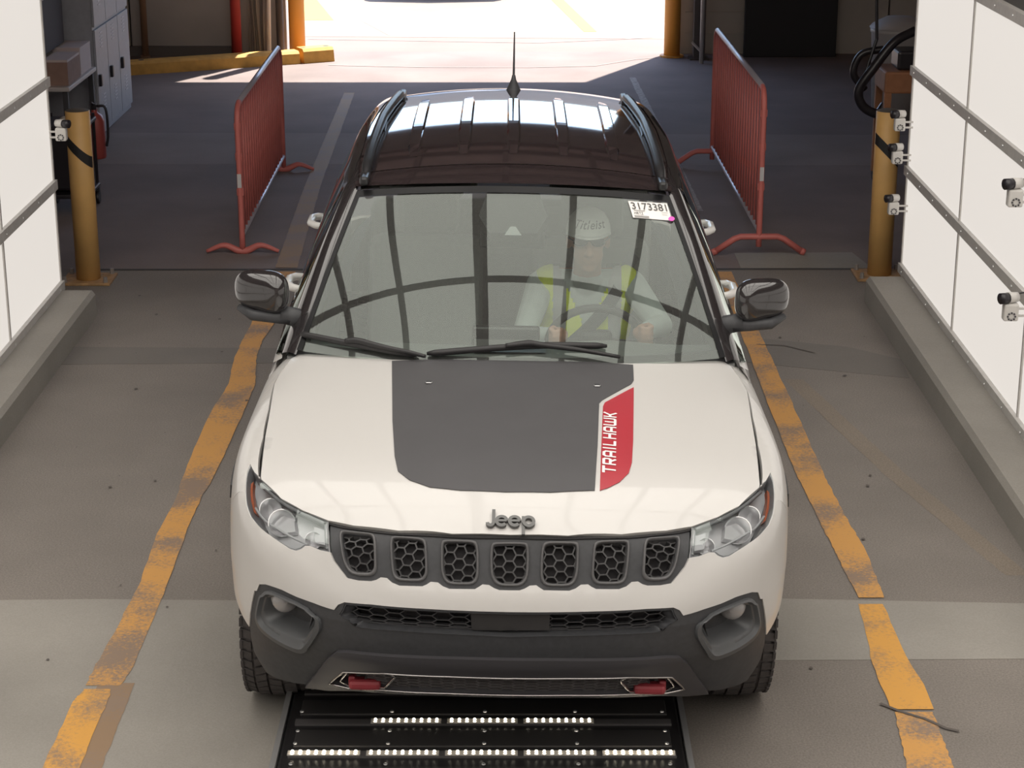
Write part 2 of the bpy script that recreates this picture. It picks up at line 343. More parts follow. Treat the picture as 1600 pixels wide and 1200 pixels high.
# ------------------------------------------------------------------ the car: one smooth reference surface P(s, v)
ROLL = math.radians(1.0)
OUT = np.array([(0, 0), (.3, .015), (.5, .06), (.65, .135), (.76, .235), (.84, .36), (.89, .49), (.92, .64), (.937, .80), (.942, 1.0), (.938, 1.4), (.93, 2.0), (.93, 3.0), (.915, 3.7), (.87, 4.08), (.74, 4.28), (.4, 4.37), (0, 4.39)])
OD = crom(OUT, 1700, (np.array([-.3, .015]), np.array([-.4, 4.37])))
SL = np.concatenate([[0], np.cumsum(np.linalg.norm(np.diff(OD, axis=0), axis=1))])
TG = np.gradient(OD, axis=0); TG /= np.linalg.norm(TG, axis=1)[:, None]
NRM = np.stack([TG[:, 1], -TG[:, 0]], 1)
ZLO, ZMID = .28, .62
dfl = lambda z: np.interp(z, [.28, .34, .40, .46, .50, .56, .62], [.19, .13, .085, .045, .02, .006, 0])
dsl = lambda z: np.interp(z, [.28, .34, .42, .52, .62], [.05, .03, .012, .003, 0])
def sm_interp(x, xs, ys):
    d = crom(list(zip(xs, ys)), 300); return np.interp(x, d[:, 0], d[:, 1])
zf = lambda d: sm_interp(d, [0, .006, .018, .04, .06, .085, .105, .13, .2, .5], [.62, .68, .72, .765, .81, .86, .90, .95, 1.08, 1.5])
zs_ = lambda d: sm_interp(d, [0, .003, .009, .02, .04, .07, .11, .16, .3, .6], [.62, .72, .80, .86, .912, .955, .995, 1.035, 1.14, 1.4])
def Hh(x, y):
    fade = 1-.6*sstep(.6, 1.3, y)
    ye = y-.4*x*x*fade
    h = sm_interp(ye, [-.4, -.1, 0, .06, .11, .15, .2, .3, .45, .7, 1.0, 1.4, 2, 5], [.4, .76, .84, .878, .907, .93, .951, .979, 1.004, 1.027, 1.046, 1.060, 1.07, 1.07])
    return h-.05*(x/.83)**2
def smin(a, b, k):
    h = np.clip(.5+.5*(b-a)/k, 0, 1); return b*(1-h)+a*h-k*h*(1-h)
def P(s, v):
    s = np.asarray(s, float); v = np.asarray(v, float); sa = np.abs(s); sg = np.where(s < 0, -1., 1.)
    ox, oy, nx, ny = [np.interp(sa, SL, a) for a in (OD[:, 0], OD[:, 1], NRM[:, 0], NRM[:, 1])]
    wv = np.where(ny > 0, 1., sstep(.30, .95, nx))
    vl = np.clip(v, 0, 1); z0 = ZLO+(ZMID-ZLO)*vl
    d0 = dfl(z0)*(1-wv)+dsl(z0)*wv
    xl, yl = ox-nx*d0, oy-ny*d0
    tau = np.clip(v-1, 0, 1)**3
    ysp = np.clip(oy, .75, 3.6)
    xu = ox*(1-tau); yu = oy+(ysp-oy)*tau
    d = (ox-xu)*nx+(oy-yu)*ny
    zu = smin(zf(d)*(1-wv)+zs_(d)*wv, Hh(xu, yu), .03); zu = np.where(d < 1e-6, ZMID, np.maximum(zu, ZMID-.01))
    up = v > 1
    return np.stack([np.where(up, xu, xl)*sg, np.where(up, yu, yl), np.where(up, zu, z0)], -1)
def PN(s, v):
    e = 2e-3
    a = P(np.asarray(s)+e, v)-P(np.asarray(s)-e, v); b = P(s, np.asarray(v)+e)-P(s, np.asarray(v)-e)
    n = np.cross(a, b); L = np.linalg.norm(n, axis=-1, keepdims=True); n = n/np.maximum(L, 1e-12)
    return n
GS = np.linspace(-SL[-1], SL[-1], 901); GV = np.concatenate([np.linspace(0, 1, 50), 1+np.linspace(0, 1, 140)[1:]])
gs, gv = np.meshgrid(GS, GV, indexing='ij'); GP = P(gs, gv)
nS, nV = len(GS), len(GV)
gfaces = [(i*nV+j, (i+1)*nV+j, (i+1)*nV+j+1, i*nV+j+1) for i in range(nS-1) for j in range(nV-1)]
BV = BVHTree.FromPolygons([Vector(p) for p in GP.reshape(-1, 3)], gfaces)
_n = PN(np.array([.0]), np.array([.9]))[0]; NSGN = 1. if _n[1] < 0 else -1.
def hit_sv(o, d):
    h = BV.ray_cast(Vector(o), Vector(d).normalized())
    if h[0] is None: return None
    i, j = divmod(h[2], nV-1); a = GP[i, j]; e1 = GP[i+1, j]-a; e2 = GP[i, j+1]-a
    r, *_ = np.linalg.lstsq(np.stack([e1, e2], 1), np.array(h[0])-a, rcond=None)
    return (GS[i]+float(np.clip(r[0], 0, 1))*(GS[i+1]-GS[i]), GV[j]+float(np.clip(r[1], 0, 1))*(GV[j+1]-GV[j])), np.array(h[0])
CSH = .015
RM = np.array([[math.cos(ROLL), 0, -math.sin(ROLL)], [0, 1, 0], [math.sin(ROLL), 0, math.cos(ROLL)]])
def view_ray(px, py):
    """line of sight of a photograph pixel, in the car's own frame"""
    u, v = (px-800)/FPX, (600-py)/FPX; cc, ss = math.cos(PITCH), math.sin(PITCH)
    d = np.array([u, cc+v*ss, -ss+v*cc]); o = np.array([0, -CAM_D, CAM_H-.35])
    return RM@o+np.array([CSH, 0, .35]), RM@d
def tsv(pts):
    out = []
    for p in pts:
        o, d = view_ray(*p); h = hit_sv(o, d)
        if h is None: print('MISS', p); continue
        out.append(h[0])
    return out
def txy(pts): return [tuple(hit_sv(*view_ray(*p))[1][:2]) for p in pts]
def side_sv(y, z): return hit_sv((3, y, z), (-1, 0, 0))[0]
mir = lambda pts: [(-s, v) for s, v in pts]
def resample(poly, step, sc=1.):
    out = []
    for i, a in enumerate(poly):
        b = poly[(i+1) % len(poly)]; L = math.hypot(b[0]-a[0], (b[1]-a[1])*sc); k = max(1, int(L/step))
        out += [(a[0]+(b[0]-a[0])*t/k, a[1]+(b[1]-a[1])*t/k) for t in range(k)]
    return out
def inside(p, poly):
    x, y = p; c_ = False; n = len(poly); j = n-1
    for i in range(n):
        if (poly[i][1] > y) != (poly[j][1] > y) and x < (poly[j][0]-poly[i][0])*(y-poly[i][1])/(poly[j][1]-poly[i][1])+poly[i][0]: c_ = not c_
        j = i
    return c_
VS = .40
def cdt(poly, step, sc, holes=()):
    """triangulate a polygon (with holes) with inner points; returns 2-D points, triangles"""
    loops = [resample(poly, step, sc)]+[resample(h, step, sc) for h in holes]
    vs = []; es = []
    for lp in loops:
        k = len(vs); vs += [Vector((p[0], p[1]*sc)) for p in lp]; es += [(k+i, k+(i+1) % len(lp)) for i in range(len(lp))]
    bx = [min(v.x for v in vs), max(v.x for v in vs), min(v.y for v in vs), max(v.y for v in vs)]
    bp = np.array([(v.x, v.y) for v in vs])
    x = bx[0]+step*.5; row = 0
    while x < bx[1]:
        y = bx[2]+step*(.5 if row % 2 else 1.0)
        while y < bx[3]:
            if inside((x, y/sc), poly) and np.min((bp[:, 0]-x)**2+(bp[:, 1]-y)**2) > (step*.55)**2: vs.append(Vector((x, y)))
            y += step
        x += step*.87; row += 1
    r = delaunay_2d_cdt(vs, es, [], 0, 1e-7)
    pv = [(p.x, p.y/sc) for p in r[0]]
    tr = []
    for t in r[2]:
        cx_ = sum(pv[i][0] for i in t)/3; cy_ = sum(pv[i][1] for i in t)/3
        if inside((cx_, cy_), poly) and not any(inside((cx_, cy_), h) for h in holes): tr.append(tuple(t))
    return pv, tr
def rimmed(name, top, low, tr, m, parent, flip=False):
    """surface plus a rim wall down to 'low' along every open edge"""
    n = len(top); cnt = {}
    def area(t): return 0
    for t in tr:
        for a, b in ((t[0], t[1]), (t[1], t[2]), (t[2], t[0])): cnt[(a, b)] = cnt.get((a, b), 0)+1
    f = [t for t in tr]; used = {}
    V = [tuple(p) for p in top]
    def lowi(i):
        if i not in used: used[i] = len(V); V.append(tuple(low[i]))
        return used[i]
    for (a, b) in list(cnt):
        if (b, a) not in cnt: f.append((b, a, lowi(a), lowi(b)))
    if flip: f = [q[::-1] for q in f]
    o = obj(name, V, f, m, parent)
    return smooth_angle(o, 50)
def panel(name, poly, m, parent, off=0., th=.015, step=.02, holes=()):
    pv, tr = cdt(poly, step, VS, holes)
    a = np.array(pv); p = P(a[:, 0], a[:, 1]); nn = PN(a[:, 0], a[:, 1])*NSGN
    return rimmed(name, p+nn*off, p+nn*(off-th), tr, m, parent, flip=NSGN < 0)
def drop(x, y):
    for e in (0, 1e-3, -1e-3, 3e-3, -3e-3):
        h = BV.ray_cast(Vector((x+e, y+e*.7, 3)), Vector((0, 0, -1)))
        if h[0] is not None: return (Vector((x, y, h[0].z)), h[1] if h[1].z > 0 else -h[1])
    raise RuntimeError('no surface at %.3f %.3f' % (x, y))
def top_panel(name, poly, m, parent, off=0., th=.012, step=.03, holes=(), relax=8):
    pv, tr = cdt(poly, step, 1., holes); T = []; L = []
    for x, y in pv:
        p, nn = drop(x, y); T.append(p); L.append(nn)
    # even out the tiny facets of the sampled surface
    nbr = {}; ed = {}
    for t in tr:
        for a, b in ((t[0], t[1]), (t[1], t[2]), (t[2], t[0])):
            nbr.setdefault(a, set()).add(b); nbr.setdefault(b, set()).add(a); e = (min(a, b), max(a, b)); ed[e] = ed.get(e, 0)+1
    rim = {i for e, c_ in ed.items() if c_ == 1 for i in e}
    X = np.array([tuple(p) for p in T]); inn_ = [i for i in nbr if i not in rim]
    for _ in range(relax):
        A_ = np.array([np.linalg.lstsq(np.c_[X[list(nbr[i]), :2]-X[i, :2], np.ones(len(nbr[i]))], X[list(nbr[i]), 2], rcond=None)[0][2] for i in inn_]); X[inn_, 2] = .5*X[inn_, 2]+.5*A_
    T2 = [Vector(X[i])+L[i]*off for i in range(len(T))]; L2 = [Vector(X[i])+L[i]*(off-th) for i in range(len(T))]
    return rimmed(name, T2, L2, tr, m, parent)
def rounded(poly, r=.3, n=4):
    """round polygon corners in its own plane"""
    out = []; k = len(poly)
    for i in range(k):
        a, b, c_ = [np.array(poly[(i+q) % k], float) for q in (-1, 0, 1)]
        p0 = b+(a-b)*r; p2 = b+(c_-b)*r
        for t in np.linspace(0, 1, n): out.append(tuple((1-t)**2*p0+2*t*(1-t)*b+t*t*p2))
    return out
def scale_poly(poly, k, dx=0, dy=0):
    c_ = np.mean(np.array(poly), 0); return [tuple(c_+(np.array(p)-c_)*k+np.array((dx, dy))) for p in poly]
CAR = empty('car', (0, 0, 0), 'white SUV with black roof and matte black hood decal, stopped between the lit walls', 'car')
CAR.rotation_euler = (0, ROLL, 0)
CAR.location = Vector((0, 0, .35))-Matrix.Rotation(ROLL, 3, 'Y') @ Vector((CSH, 0, .35))
def both(fn):
    for sd in (-1, 1): fn(sd)
# --- traced outlines (left half, photograph pixels laid onto the car surface)
hood_l = [(473, 552), (455, 562), (437, 587), (430, 600), (423, 640), (415, 683), (408, 746)]
hood_f = [(409, 750), (440, 780), (473, 798), (513, 814), (553, 822), (623, 830), (707, 834.5), (800, 836)]
lamp = [(391, 725), (398, 738), (407, 747), (423, 763), (442, 778), (464.5, 791), (487, 802), (513.6, 812), (514.4, 837), (516, 863), (501, 860), (485, 853), (477, 853), (471, 858), (463, 861), (453, 858), (423, 837), (404, 822), (391, 807), (384.5, 789), (383, 770), (384, 750), (386, 737)]
gr_low = [(516, 864), (521, 876), (530, 888), (542, 903), (560, 907), (580, 908), (588, 906), (595, 902), (604, 903), (612, 910), (624, 915), (660, 916), (667, 913), (673, 909), (684, 910), (692, 916), (702, 920), (742, 920.5), (748, 917), (754, 913), (764, 914), (772, 919), (780, 922), (800, 922.5)]
lg_top = [(522, 953), (528, 945), (538, 941), (580, 944.5), (660, 951), (740, 955), (800, 956.5)]
lg_bot = [(540, 968), (552, 978), (562, 981), (620, 986), (740, 993), (800, 996)]
wh_low = [(522, 953), (489.5, 942), (440.6, 921.7), (415, 913), (405, 913), (397.5, 923), (393, 943), (390, 966), (389, 979)]
cl_low = [(390, 980), (395, 1018), (415, 1052), (455, 1068), (478, 1071)]
sk_top = [(478, 1071), (495, 1050), (512.5, 1027), (527, 1016.6), (547, 1017), (627.5, 1024), (720, 1027), (800, 1029)]
sk_bot = [(800, 1086), (771, 1085), (680, 1082), (593, 1078), (512, 1075)]
def half_to_full(l):          # centre-ending left half -> full symmetric chain
    l = l[:-1]+[(0., l[-1][1])]
    return l+mir(l)[::-1][1:]
# hood
hl = txy(hood_l); hf = txy(hood_f); hr = txy([(473, 552), (540, 557.5), (612, 563), (700, 566), (800, 567)])
hf[-1] = (0, hf[-1][1]); hr[-1] = (0, hr[-1][1])
halfp = hr[::-1]+hl[1:]+hf           # centre rear -> corner -> down the side -> centre front
hood_poly = halfp+[(-x, y) for x, y in halfp[::-1]][1:-1]
HOOD = top_panel('hood', hood_poly, WHITE, CAR, .003, .03, .025)
# dark tubes sunk in the hood gap, standing in for its shade
def on_top(x, y, off):
    p, nn = drop(x, y); return p+nn*off
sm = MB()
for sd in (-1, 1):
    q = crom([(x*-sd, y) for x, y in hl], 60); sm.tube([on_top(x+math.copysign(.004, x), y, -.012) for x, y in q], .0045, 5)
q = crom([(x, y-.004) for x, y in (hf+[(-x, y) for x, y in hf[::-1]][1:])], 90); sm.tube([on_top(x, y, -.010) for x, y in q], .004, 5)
sm.build('hood_gap_shade', mat('gap_shade_dark', (.03, .029, .03), .7), CAR)
# hood decals
dec = [(612.5, 566), (989, 572), (990, 596), (986, 602), (941, 627), (936, 632), (933.5, 700), (929, 768), (860, 771), (790, 770.5), (720, 768), (672, 763), (640, 752), (622, 738), (617, 715), (613.5, 660)]
top_panel('hood_decal', txy(dec), DECAL, HOOD, .0055, .002, .02)
dec2 = [(990, 607), (989, 690), (987, 725), (982, 741), (968, 755), (950, 764), (937, 768), (939, 710), (942, 637), (945, 631)]
RDEC = top_panel('red_decal', txy(dec2), RED_D, HOOD, .0055, .002, .02)
top_ = txy([(953, 647)])[0]; bot_ = txy([(951, 742)])[0]; Lr = math.dist(top_, bot_)
ax = np.array(top_)-np.array(bot_); ax /= np.linalg.norm(ax); ay = np.array([-ax[1], ax[0]]); cc2 = np.array(bot_)
TW = {'T': [[(0, .9), (1, .9)], [(.5, .9), (.5, 0)]], 'R': [[(.1, 0), (.1, .9), (.8, .9), (.9, .8), (.9, .52), (.8, .42), (.1, .42)], [(.5, .42), (.9, 0)]],
      'A': [[(.1, 0), (.1, .75), (.25, .9), (.75, .9), (.9, .75), (.9, 0)], [(.1, .38), (.9, .38)]], 'I': [[(.25, 0), (.25, 1)]], 'L': [[(.1, 1), (.1, .1), (.85, .1)]],
      'H': [[(.1, 0), (.1, 1)], [(.9, 0), (.9, 1)], [(.1, .5), (.9, .5)]], 'W': [[(.1, 1), (.1, .2), (.2, .1), (1.2, .1), (1.3, .2), (1.3, 1)], [(.7, .1), (.7, .9)]], 'K': [[(.1, 0), (.1, 1)], [(.1, .5), (.45, .5), (.9, 1)], [(.45, .5), (.9, 0)]]}
TWW = {'I': .5, 'W': 1.4}; tot = sum(TWW.get(c_, 1.)+.22 for c_ in 'TRAILHAWK')-.22; kx = Lr/tot; xo = 0
for ch in 'TRAILHAWK':
    b = MB()
    for st in TW[ch]:
        q = [(xo+x, y) for x, y in st]
        for i in range(len(q)-1):            # one bar for each leg of the stroke
            a_, c_ = np.array(q[i]), np.array(q[i+1]); t_ = (c_-a_)/np.linalg.norm(c_-a_); n_ = np.array([-t_[1], t_[0]])*.10; e_ = t_*(.07 if 0 < i else 0); e2 = t_*(.07 if i < len(q)-2 else 0)
            vv = []
            for p in (a_-e_+n_, a_-e_-n_, c_+e2-n_, c_+e2+n_):
                w_ = cc2+ax*p[0]*kx+ay*(p[1]-.5)*.043; vv.append(on_top(w_[0], w_[1], 0.0072+.0001*i))
            b.add(vv, [(0, 1, 2, 3)])
    b.build('letter', WHITE_D, RDEC); xo += TWW.get(ch, 1.)+.22
# washer nozzles
for x in (670, 933):
    c_ = hit_sv(*view_ray(x, 601 if x < 800 else 606))[1]; b = MB()
    b.bbox((c_[0], c_[1]+.006, c_[2]+.006), (.018, .02, .012), .004)
    o = b.build('washer_nozzle', BLACKP, HOOD)
    MB().tube([(c_[0]-.011, c_[1]+.004, c_[2]+.008), (c_[0]-.008, c_[1]-.008, c_[2]+.009), (c_[0]+.008, c_[1]-.008, c_[2]+.009), (c_[0]+.011, c_[1]+.004, c_[2]+.008)], .002, 5).build('nozzle_rim', SCREW, o)
# white bumper
lamp_sv = tsv(lamp); g_sv = tsv(gr_low); wl_sv = tsv(wh_low); lgt = tsv(lg_top); lgb = tsv(lg_bot)
seam_y = .60
ARCH = [(.90+.405*math.cos(a), .355+.405*math.sin(a)) for a in np.linspace(PI-.25, .25, 22)]
arch_sv = [side_sv(y, z) for y, z in ARCH if y > .572]
bum_end_hi = side_sv(.57, .80); bum_end_mid = side_sv(.558, .585); bum_end_lo = side_sv(.508, .50)
low_tip = tsv([(389, 979)])[0]
lampL = lamp_sv; i_br = 9; i_out = 20
lamp_bottom = lampL[9:21]                 # inner bottom corner -> outward -> outer edge
def neg(l): return [(-abs(s), v) for s, v in l]
bum_half = [(0., g_sv[-1][1])]+g_sv[::-1][1:]+lamp_bottom[0:]+[(-bum_end_hi[0], bum_end_hi[1]), (-bum_end_mid[0], bum_end_mid[1]), (-bum_end_lo[0], bum_end_lo[1])]+wl_sv[::-1][0:]+lgt[1:-1]+[(0., lgt[-1][1])]
bum = bum_half+mir(bum_half)[::-1][1:-1]
BUMP = panel('front_bumper', bum, WHITE, CAR, .0, .03, .02)
# fenders
def fender(sd):
    hs = tsv(hood_l)
    up = [(s-.004, v-.012) for s, v in hs]
    tip = lampL[0:3][::-1]
    outer = lampL[20:23][::-1]
    rearb = [side_sv(1.52, .36), side_sv(1.52, .6), side_sv(1.52, .8), side_sv(1.52, .95)]
    ar = [(-s, v) for s, v in arch_sv]
    poly = up+[(lampL[2][0]-.003, lampL[2][1]+.0)]+[lampL[1], lampL[0]]+lampL[22:19:-1]+[(-bum_end_hi[0]-.004, bum_end_hi[1])]+[p for p in ar if True]
    poly += [(-s, v) for s, v in rearb]
    if sd > 0: poly = mir(poly)[::-1]
    return panel('fender', poly, WHITE, CAR, .0, .02, .025)
both(fender)
# sides: doors, quarter, sill (as seen only from beside the car)
def side_panels(sd):
    def pl(name, pts, m, off=0., th=.015, st=.06):
        q = [side_sv(y, z) for y, z in pts]
        if sd < 0: q = mir(q)[::-1]
        return panel(name, q, m, CAR, off, th, st)
    pl('front_door', [(1.53, .40), (2.55, .40), (2.55, .95), (2.55, 1.0), (1.53, .985), (1.53, .7)], WHITE)
    pl('rear_door', [(2.56, .40), (3.15, .40), (3.3, .62), (3.5, .8), (3.55, .98), (2.56, .99)], WHITE)
    AR2 = [(3.53+.40*math.cos(a), .355+.40*math.sin(a)) for a in np.linspace(PI-.2, .2, 20)]
    pl('rear_quarter', [(3.16, .42)]+AR2[2:]+[(4.05, .45), (4.10, .7), (4.08, .9), (3.9, .96), (3.57, .97), (3.52, .8), (3.32, .62)], WHITE)
    pl('sill_cladding', [(1.32, .30), (3.10, .30), (3.14, .395), (1.32, .395)], BLACKP)
    for yc in (.90, 3.53):
        R0, R1 = .40, .455
        ring = [(yc+R1*math.cos(a), .355+R1*math.sin(a)) for a in np.linspace(PI+.0, 0, 26)]+[(yc+R0*math.cos(a), .355+R0*math.sin(a)) for a in np.linspace(0, PI, 26)]
        if yc < 2: ring = [(y, z) for y, z in ring if y > .74]
        pl('arch_flare', [(min(y, 4.02), z) for y, z in ring], BLACKP, .006, .02, .03)
both(side_panels)
# rear closing panel
rs = SL[-1]
panel('tailgate', [(-rs+1e-3, .35), (-rs+1e-3, 1.33), (-rs+.9, 1.33), (-rs+.95, .35)][::1], WHITE, CAR, -.002, .02, .08)
panel('tailgate', [(rs-1e-3, .35), (rs-.95, .35), (rs-.9, 1.33), (rs-1e-3, 1.33)], WHITE, CAR, -.002, .02, .08)
# inner dark shell keeps daylight out of the gaps
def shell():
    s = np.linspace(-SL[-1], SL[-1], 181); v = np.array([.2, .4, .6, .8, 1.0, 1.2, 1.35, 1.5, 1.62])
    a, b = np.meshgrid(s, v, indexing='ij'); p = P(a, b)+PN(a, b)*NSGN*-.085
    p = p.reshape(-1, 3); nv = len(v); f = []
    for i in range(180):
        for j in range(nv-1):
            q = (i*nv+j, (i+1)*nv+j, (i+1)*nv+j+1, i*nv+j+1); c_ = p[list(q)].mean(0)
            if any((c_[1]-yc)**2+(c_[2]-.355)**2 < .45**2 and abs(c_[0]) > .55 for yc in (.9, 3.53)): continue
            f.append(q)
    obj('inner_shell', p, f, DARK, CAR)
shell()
MB().box((0, 2.3, .33), (1.3, 3.9, .08)).build('underbody', DARK, CAR)
MB().box((0, .75, .60), (1.2, .5, .5)).build('engine_bay', DARK, CAR)
# --- grille
hood_front_sv = tsv([(515, 812.5), (553, 822), (623, 830), (707, 834.5), (800, 836)])
hood_front_sv[-1] = (0., hood_front_sv[-1][1])
gl = g_sv[:-1]+[(0., g_sv[-1][1])]
inner_lamp = [lampL[7], lampL[8], lampL[9]]
gr_half = hood_front_sv[::-1]+[lampL[8]]+gl
grille_poly = gr_half+mir(gr_half)[::-1][1:-1]
slots = [[(529, 829), (533, 825), (580, 830), (586, 835), (588, 850), (589, 886), (588, 894), (581, 901.5), (548, 899), (535, 880), (530, 850)],
         [(608, 840), (612, 835), (658, 838), (666, 843), (667.6, 860), (669, 894), (666, 904), (659, 909.6), (620, 908), (612, 900), (609, 870)],
         [(688, 845), (693, 841), (740, 842), (747, 847), (749, 864), (749, 900), (745, 910), (738, 914.6), (702, 914), (693, 908), (688, 894), (687.6, 864)],
         [(769, 850), (774, 845.5), (825, 845.5), (830, 850), (831, 870), (830, 900), (824, 912), (815, 917), (785, 916.5), (776, 912), (769, 900), (768, 870)]]
slot_sv = [rounded(tsv(q), .35, 3) for q in slots]
c0 = np.mean([p[0] for p in slot_sv[3]]); slot_sv[3] = [(s-c0, v) for s, v in slot_sv[3]]
all_slots = slot_sv[:3]+[slot_sv[3]]+[mir(q)[::-1] for q in slot_sv[:3]]
holes = [scale_poly(q, .84) for q in all_slots]
GRILLE = panel('grille', grille_poly, BLACKP, CAR, -.012, .05, .014, holes)
def ring_strip(poly, k0, k1, o0, o1, o2):
    """raised ring round a slot: outer wall, crown, inner wall going deep"""
    A = resample(poly, .006, VS); n = len(A); c_ = np.mean(np.array(A), 0)
    rows = []
    for k, off in ((k0, o0), (k0-.01, o1), ((k0+k1)/2, o1+.002), (k1+.02, o1), (k1, o1-.006), (k1-.05, o2)):
        q = np.array([c_+(np.array(p)-c_)*k for p in A]); rows.append(P(q[:, 0], q[:, 1])+PN(q[:, 0], q[:, 1])*NSGN*off)
    v = np.vstack(rows); f = [(r*n+i, r*n+(i+1) % n, (r+1)*n+(i+1) % n, (r+1)*n+i) for r in range(len(rows)-1) for i in range(n)]
    return v, f
def hexmesh(poly, off, cell, name, parent, thick=.006, m=MESHM, sx=1.5):
    """honeycomb bars laid on the surface inside a polygon, plus a dark back plate"""
    a = np.array(poly); u0, u1 = a[:, 0].min(), a[:, 0].max(); y0, y1 = a[:, 1].min()*VS, a[:, 1].max()*VS
    b = MB(); segs = set(); cw = cell*sx; ch = cell
    uc, yc = (u0+u1)/2, (y0+y1)/2
    for i in range(-30, 31):
        for j in range(-16, 17):
            cx_ = uc+i*cw*.75; cy_ = yc+(j+(.5 if i % 2 else 0))*ch
            if not (u0-cw < cx_ < u1+cw and y0-ch < cy_ < y1+ch): continue
            hx = [(cx_-cw/2, cy_), (cx_-cw/4, cy_+ch/2), (cx_+cw/4, cy_+ch/2), (cx_+cw/2, cy_), (cx_+cw/4, cy_-ch/2), (cx_-cw/4, cy_-ch/2)]
            for q in range(6):
                p, r = hx[q], hx[(q+1) % 6]; key = tuple(sorted([(round(p[0], 4), round(p[1], 4)), (round(r[0], 4), round(r[1], 4))]))
                segs.add(key)
    for p, r in segs:
        if not (inside((p[0], p[1]/VS), poly) or inside((r[0], r[1]/VS), poly)): continue
        q = P(np.array([p[0], r[0]]), np.array([p[1]/VS, r[1]/VS])); nn = PN(np.array([p[0], r[0]]), np.array([p[1]/VS, r[1]/VS]))*NSGN
        q0, q1 = Vector(q[0]+nn[0]*off), Vector(q[1]+nn[1]*off); t = (q1-q0).normalized(); nv = Vector(nn[0]); sdv = t.cross(nv)*thick/2
        dn = nv*-.02
        b.add([q0-sdv, q0+sdv, q1+sdv, q1-sdv, q0-sdv+dn, q0+sdv+dn, q1+sdv+dn, q1-sdv+dn], [(0, 1, 2, 3), (0, 4, 5, 1), (3, 2, 6, 7), (1, 5, 6, 2), (0, 3, 7, 4)])
    return b.build(name, m, parent)
for q in all_slots:
    v, f = ring_strip(q, .98, .84, -.014, -.004, -.045)
    rg = obj('slot_frame', v, f, GREYP, CAR, True)
    hexmesh(scale_poly(q, .84), -.022, .0140, 'slot_mesh', rg, .0045, mat('slot_mesh_black', (.05, .049, .05), .35), sx=3.2)
    panel('slot_back', scale_poly(q, .9), DARK, rg, -.052, .002, .03)
# badge on the nose: rounded stroke letters
def stroke(pts, wd):
    """flat ribbon of constant width along a polyline -> 2-D verts, quads"""
    p = np.array(pts, float); t = np.gradient(p, axis=0); t /= np.linalg.norm(t, axis=1)[:, None]; n_ = np.stack([-t[:, 1], t[:, 0]], 1)*wd/2
    v_ = np.vstack([p+n_, p-n_]); k = len(p); return v_, [(i, i+1, k+i+1, k+i) for i in range(k-1)]
def arc(cx_, cy_, r, a0, a1, n_=24, ry=None): return [(cx_+r*math.cos(math.radians(a)), cy_+(ry or r)*math.sin(math.radians(a))) for a in np.linspace(a0, a1, n_)]
hB = BV.ray_cast(Vector(view_ray(800.5, 817)[0]), Vector(view_ray(800.5, 817)[1]).normalized()); nB = hB[1] if hB[1].z > 0 else -hB[1]
nB = Vector((0, nB.y, nB.z)).normalized(); upB = Vector((1, 0, 0)).cross(nB); upB = upB if upB.z > 0 else -upB; cB = Vector((0, hB[0].y, hB[0].z))
glyphs = [[([(.30, 1.0), (.30, .6), (.30, .25)]+arc(.15, .24, .15, 0, -175)), ],
          [arc(.68, .33, .245, 0, 318), [(.44, .335), (.92, .335)]], [arc(1.30, .33, .245, 0, 318), [(1.06, .335), (1.54, .335)]],
          [arc(1.97, .33, .245, 0, 360, 30), [(1.72, .60), (1.72, -.32)]]]
kB = .139/2.2
for gph in glyphs:
    b = MB()
    for st in gph:
        v2, f2 = stroke(st, .155 if len(st) > 2 else (.12 if st[0][1] == st[1][1] else .155)); T_ = []; L_ = []
        for q in v2:
            p = cB+Vector((1, 0, 0))*((q[0]-1.10)*kB)+upB*((q[1]-.33)*kB*1.05); h = BV.ray_cast(p+nB*.05+Vector((1e-4, 0, 0)), -nB); T_.append(h[0]+nB*.012); L_.append(h[0]+nB*.001)
        k = len(v2); m_ = k//2
        b.add(T_+L_, f2+[(i, i+1, k+i+1, k+i) for i in range(m_-1)]+[(m_+i, m_+i+1, k+m_+i+1, k+m_+i) for i in range(m_-1)]+[(0, m_, k+m_, k), (m_-1, 2*m_-1, k+2*m_-1, k+m_-1)])
    b.build('badge_letter', BADGE, HOOD)
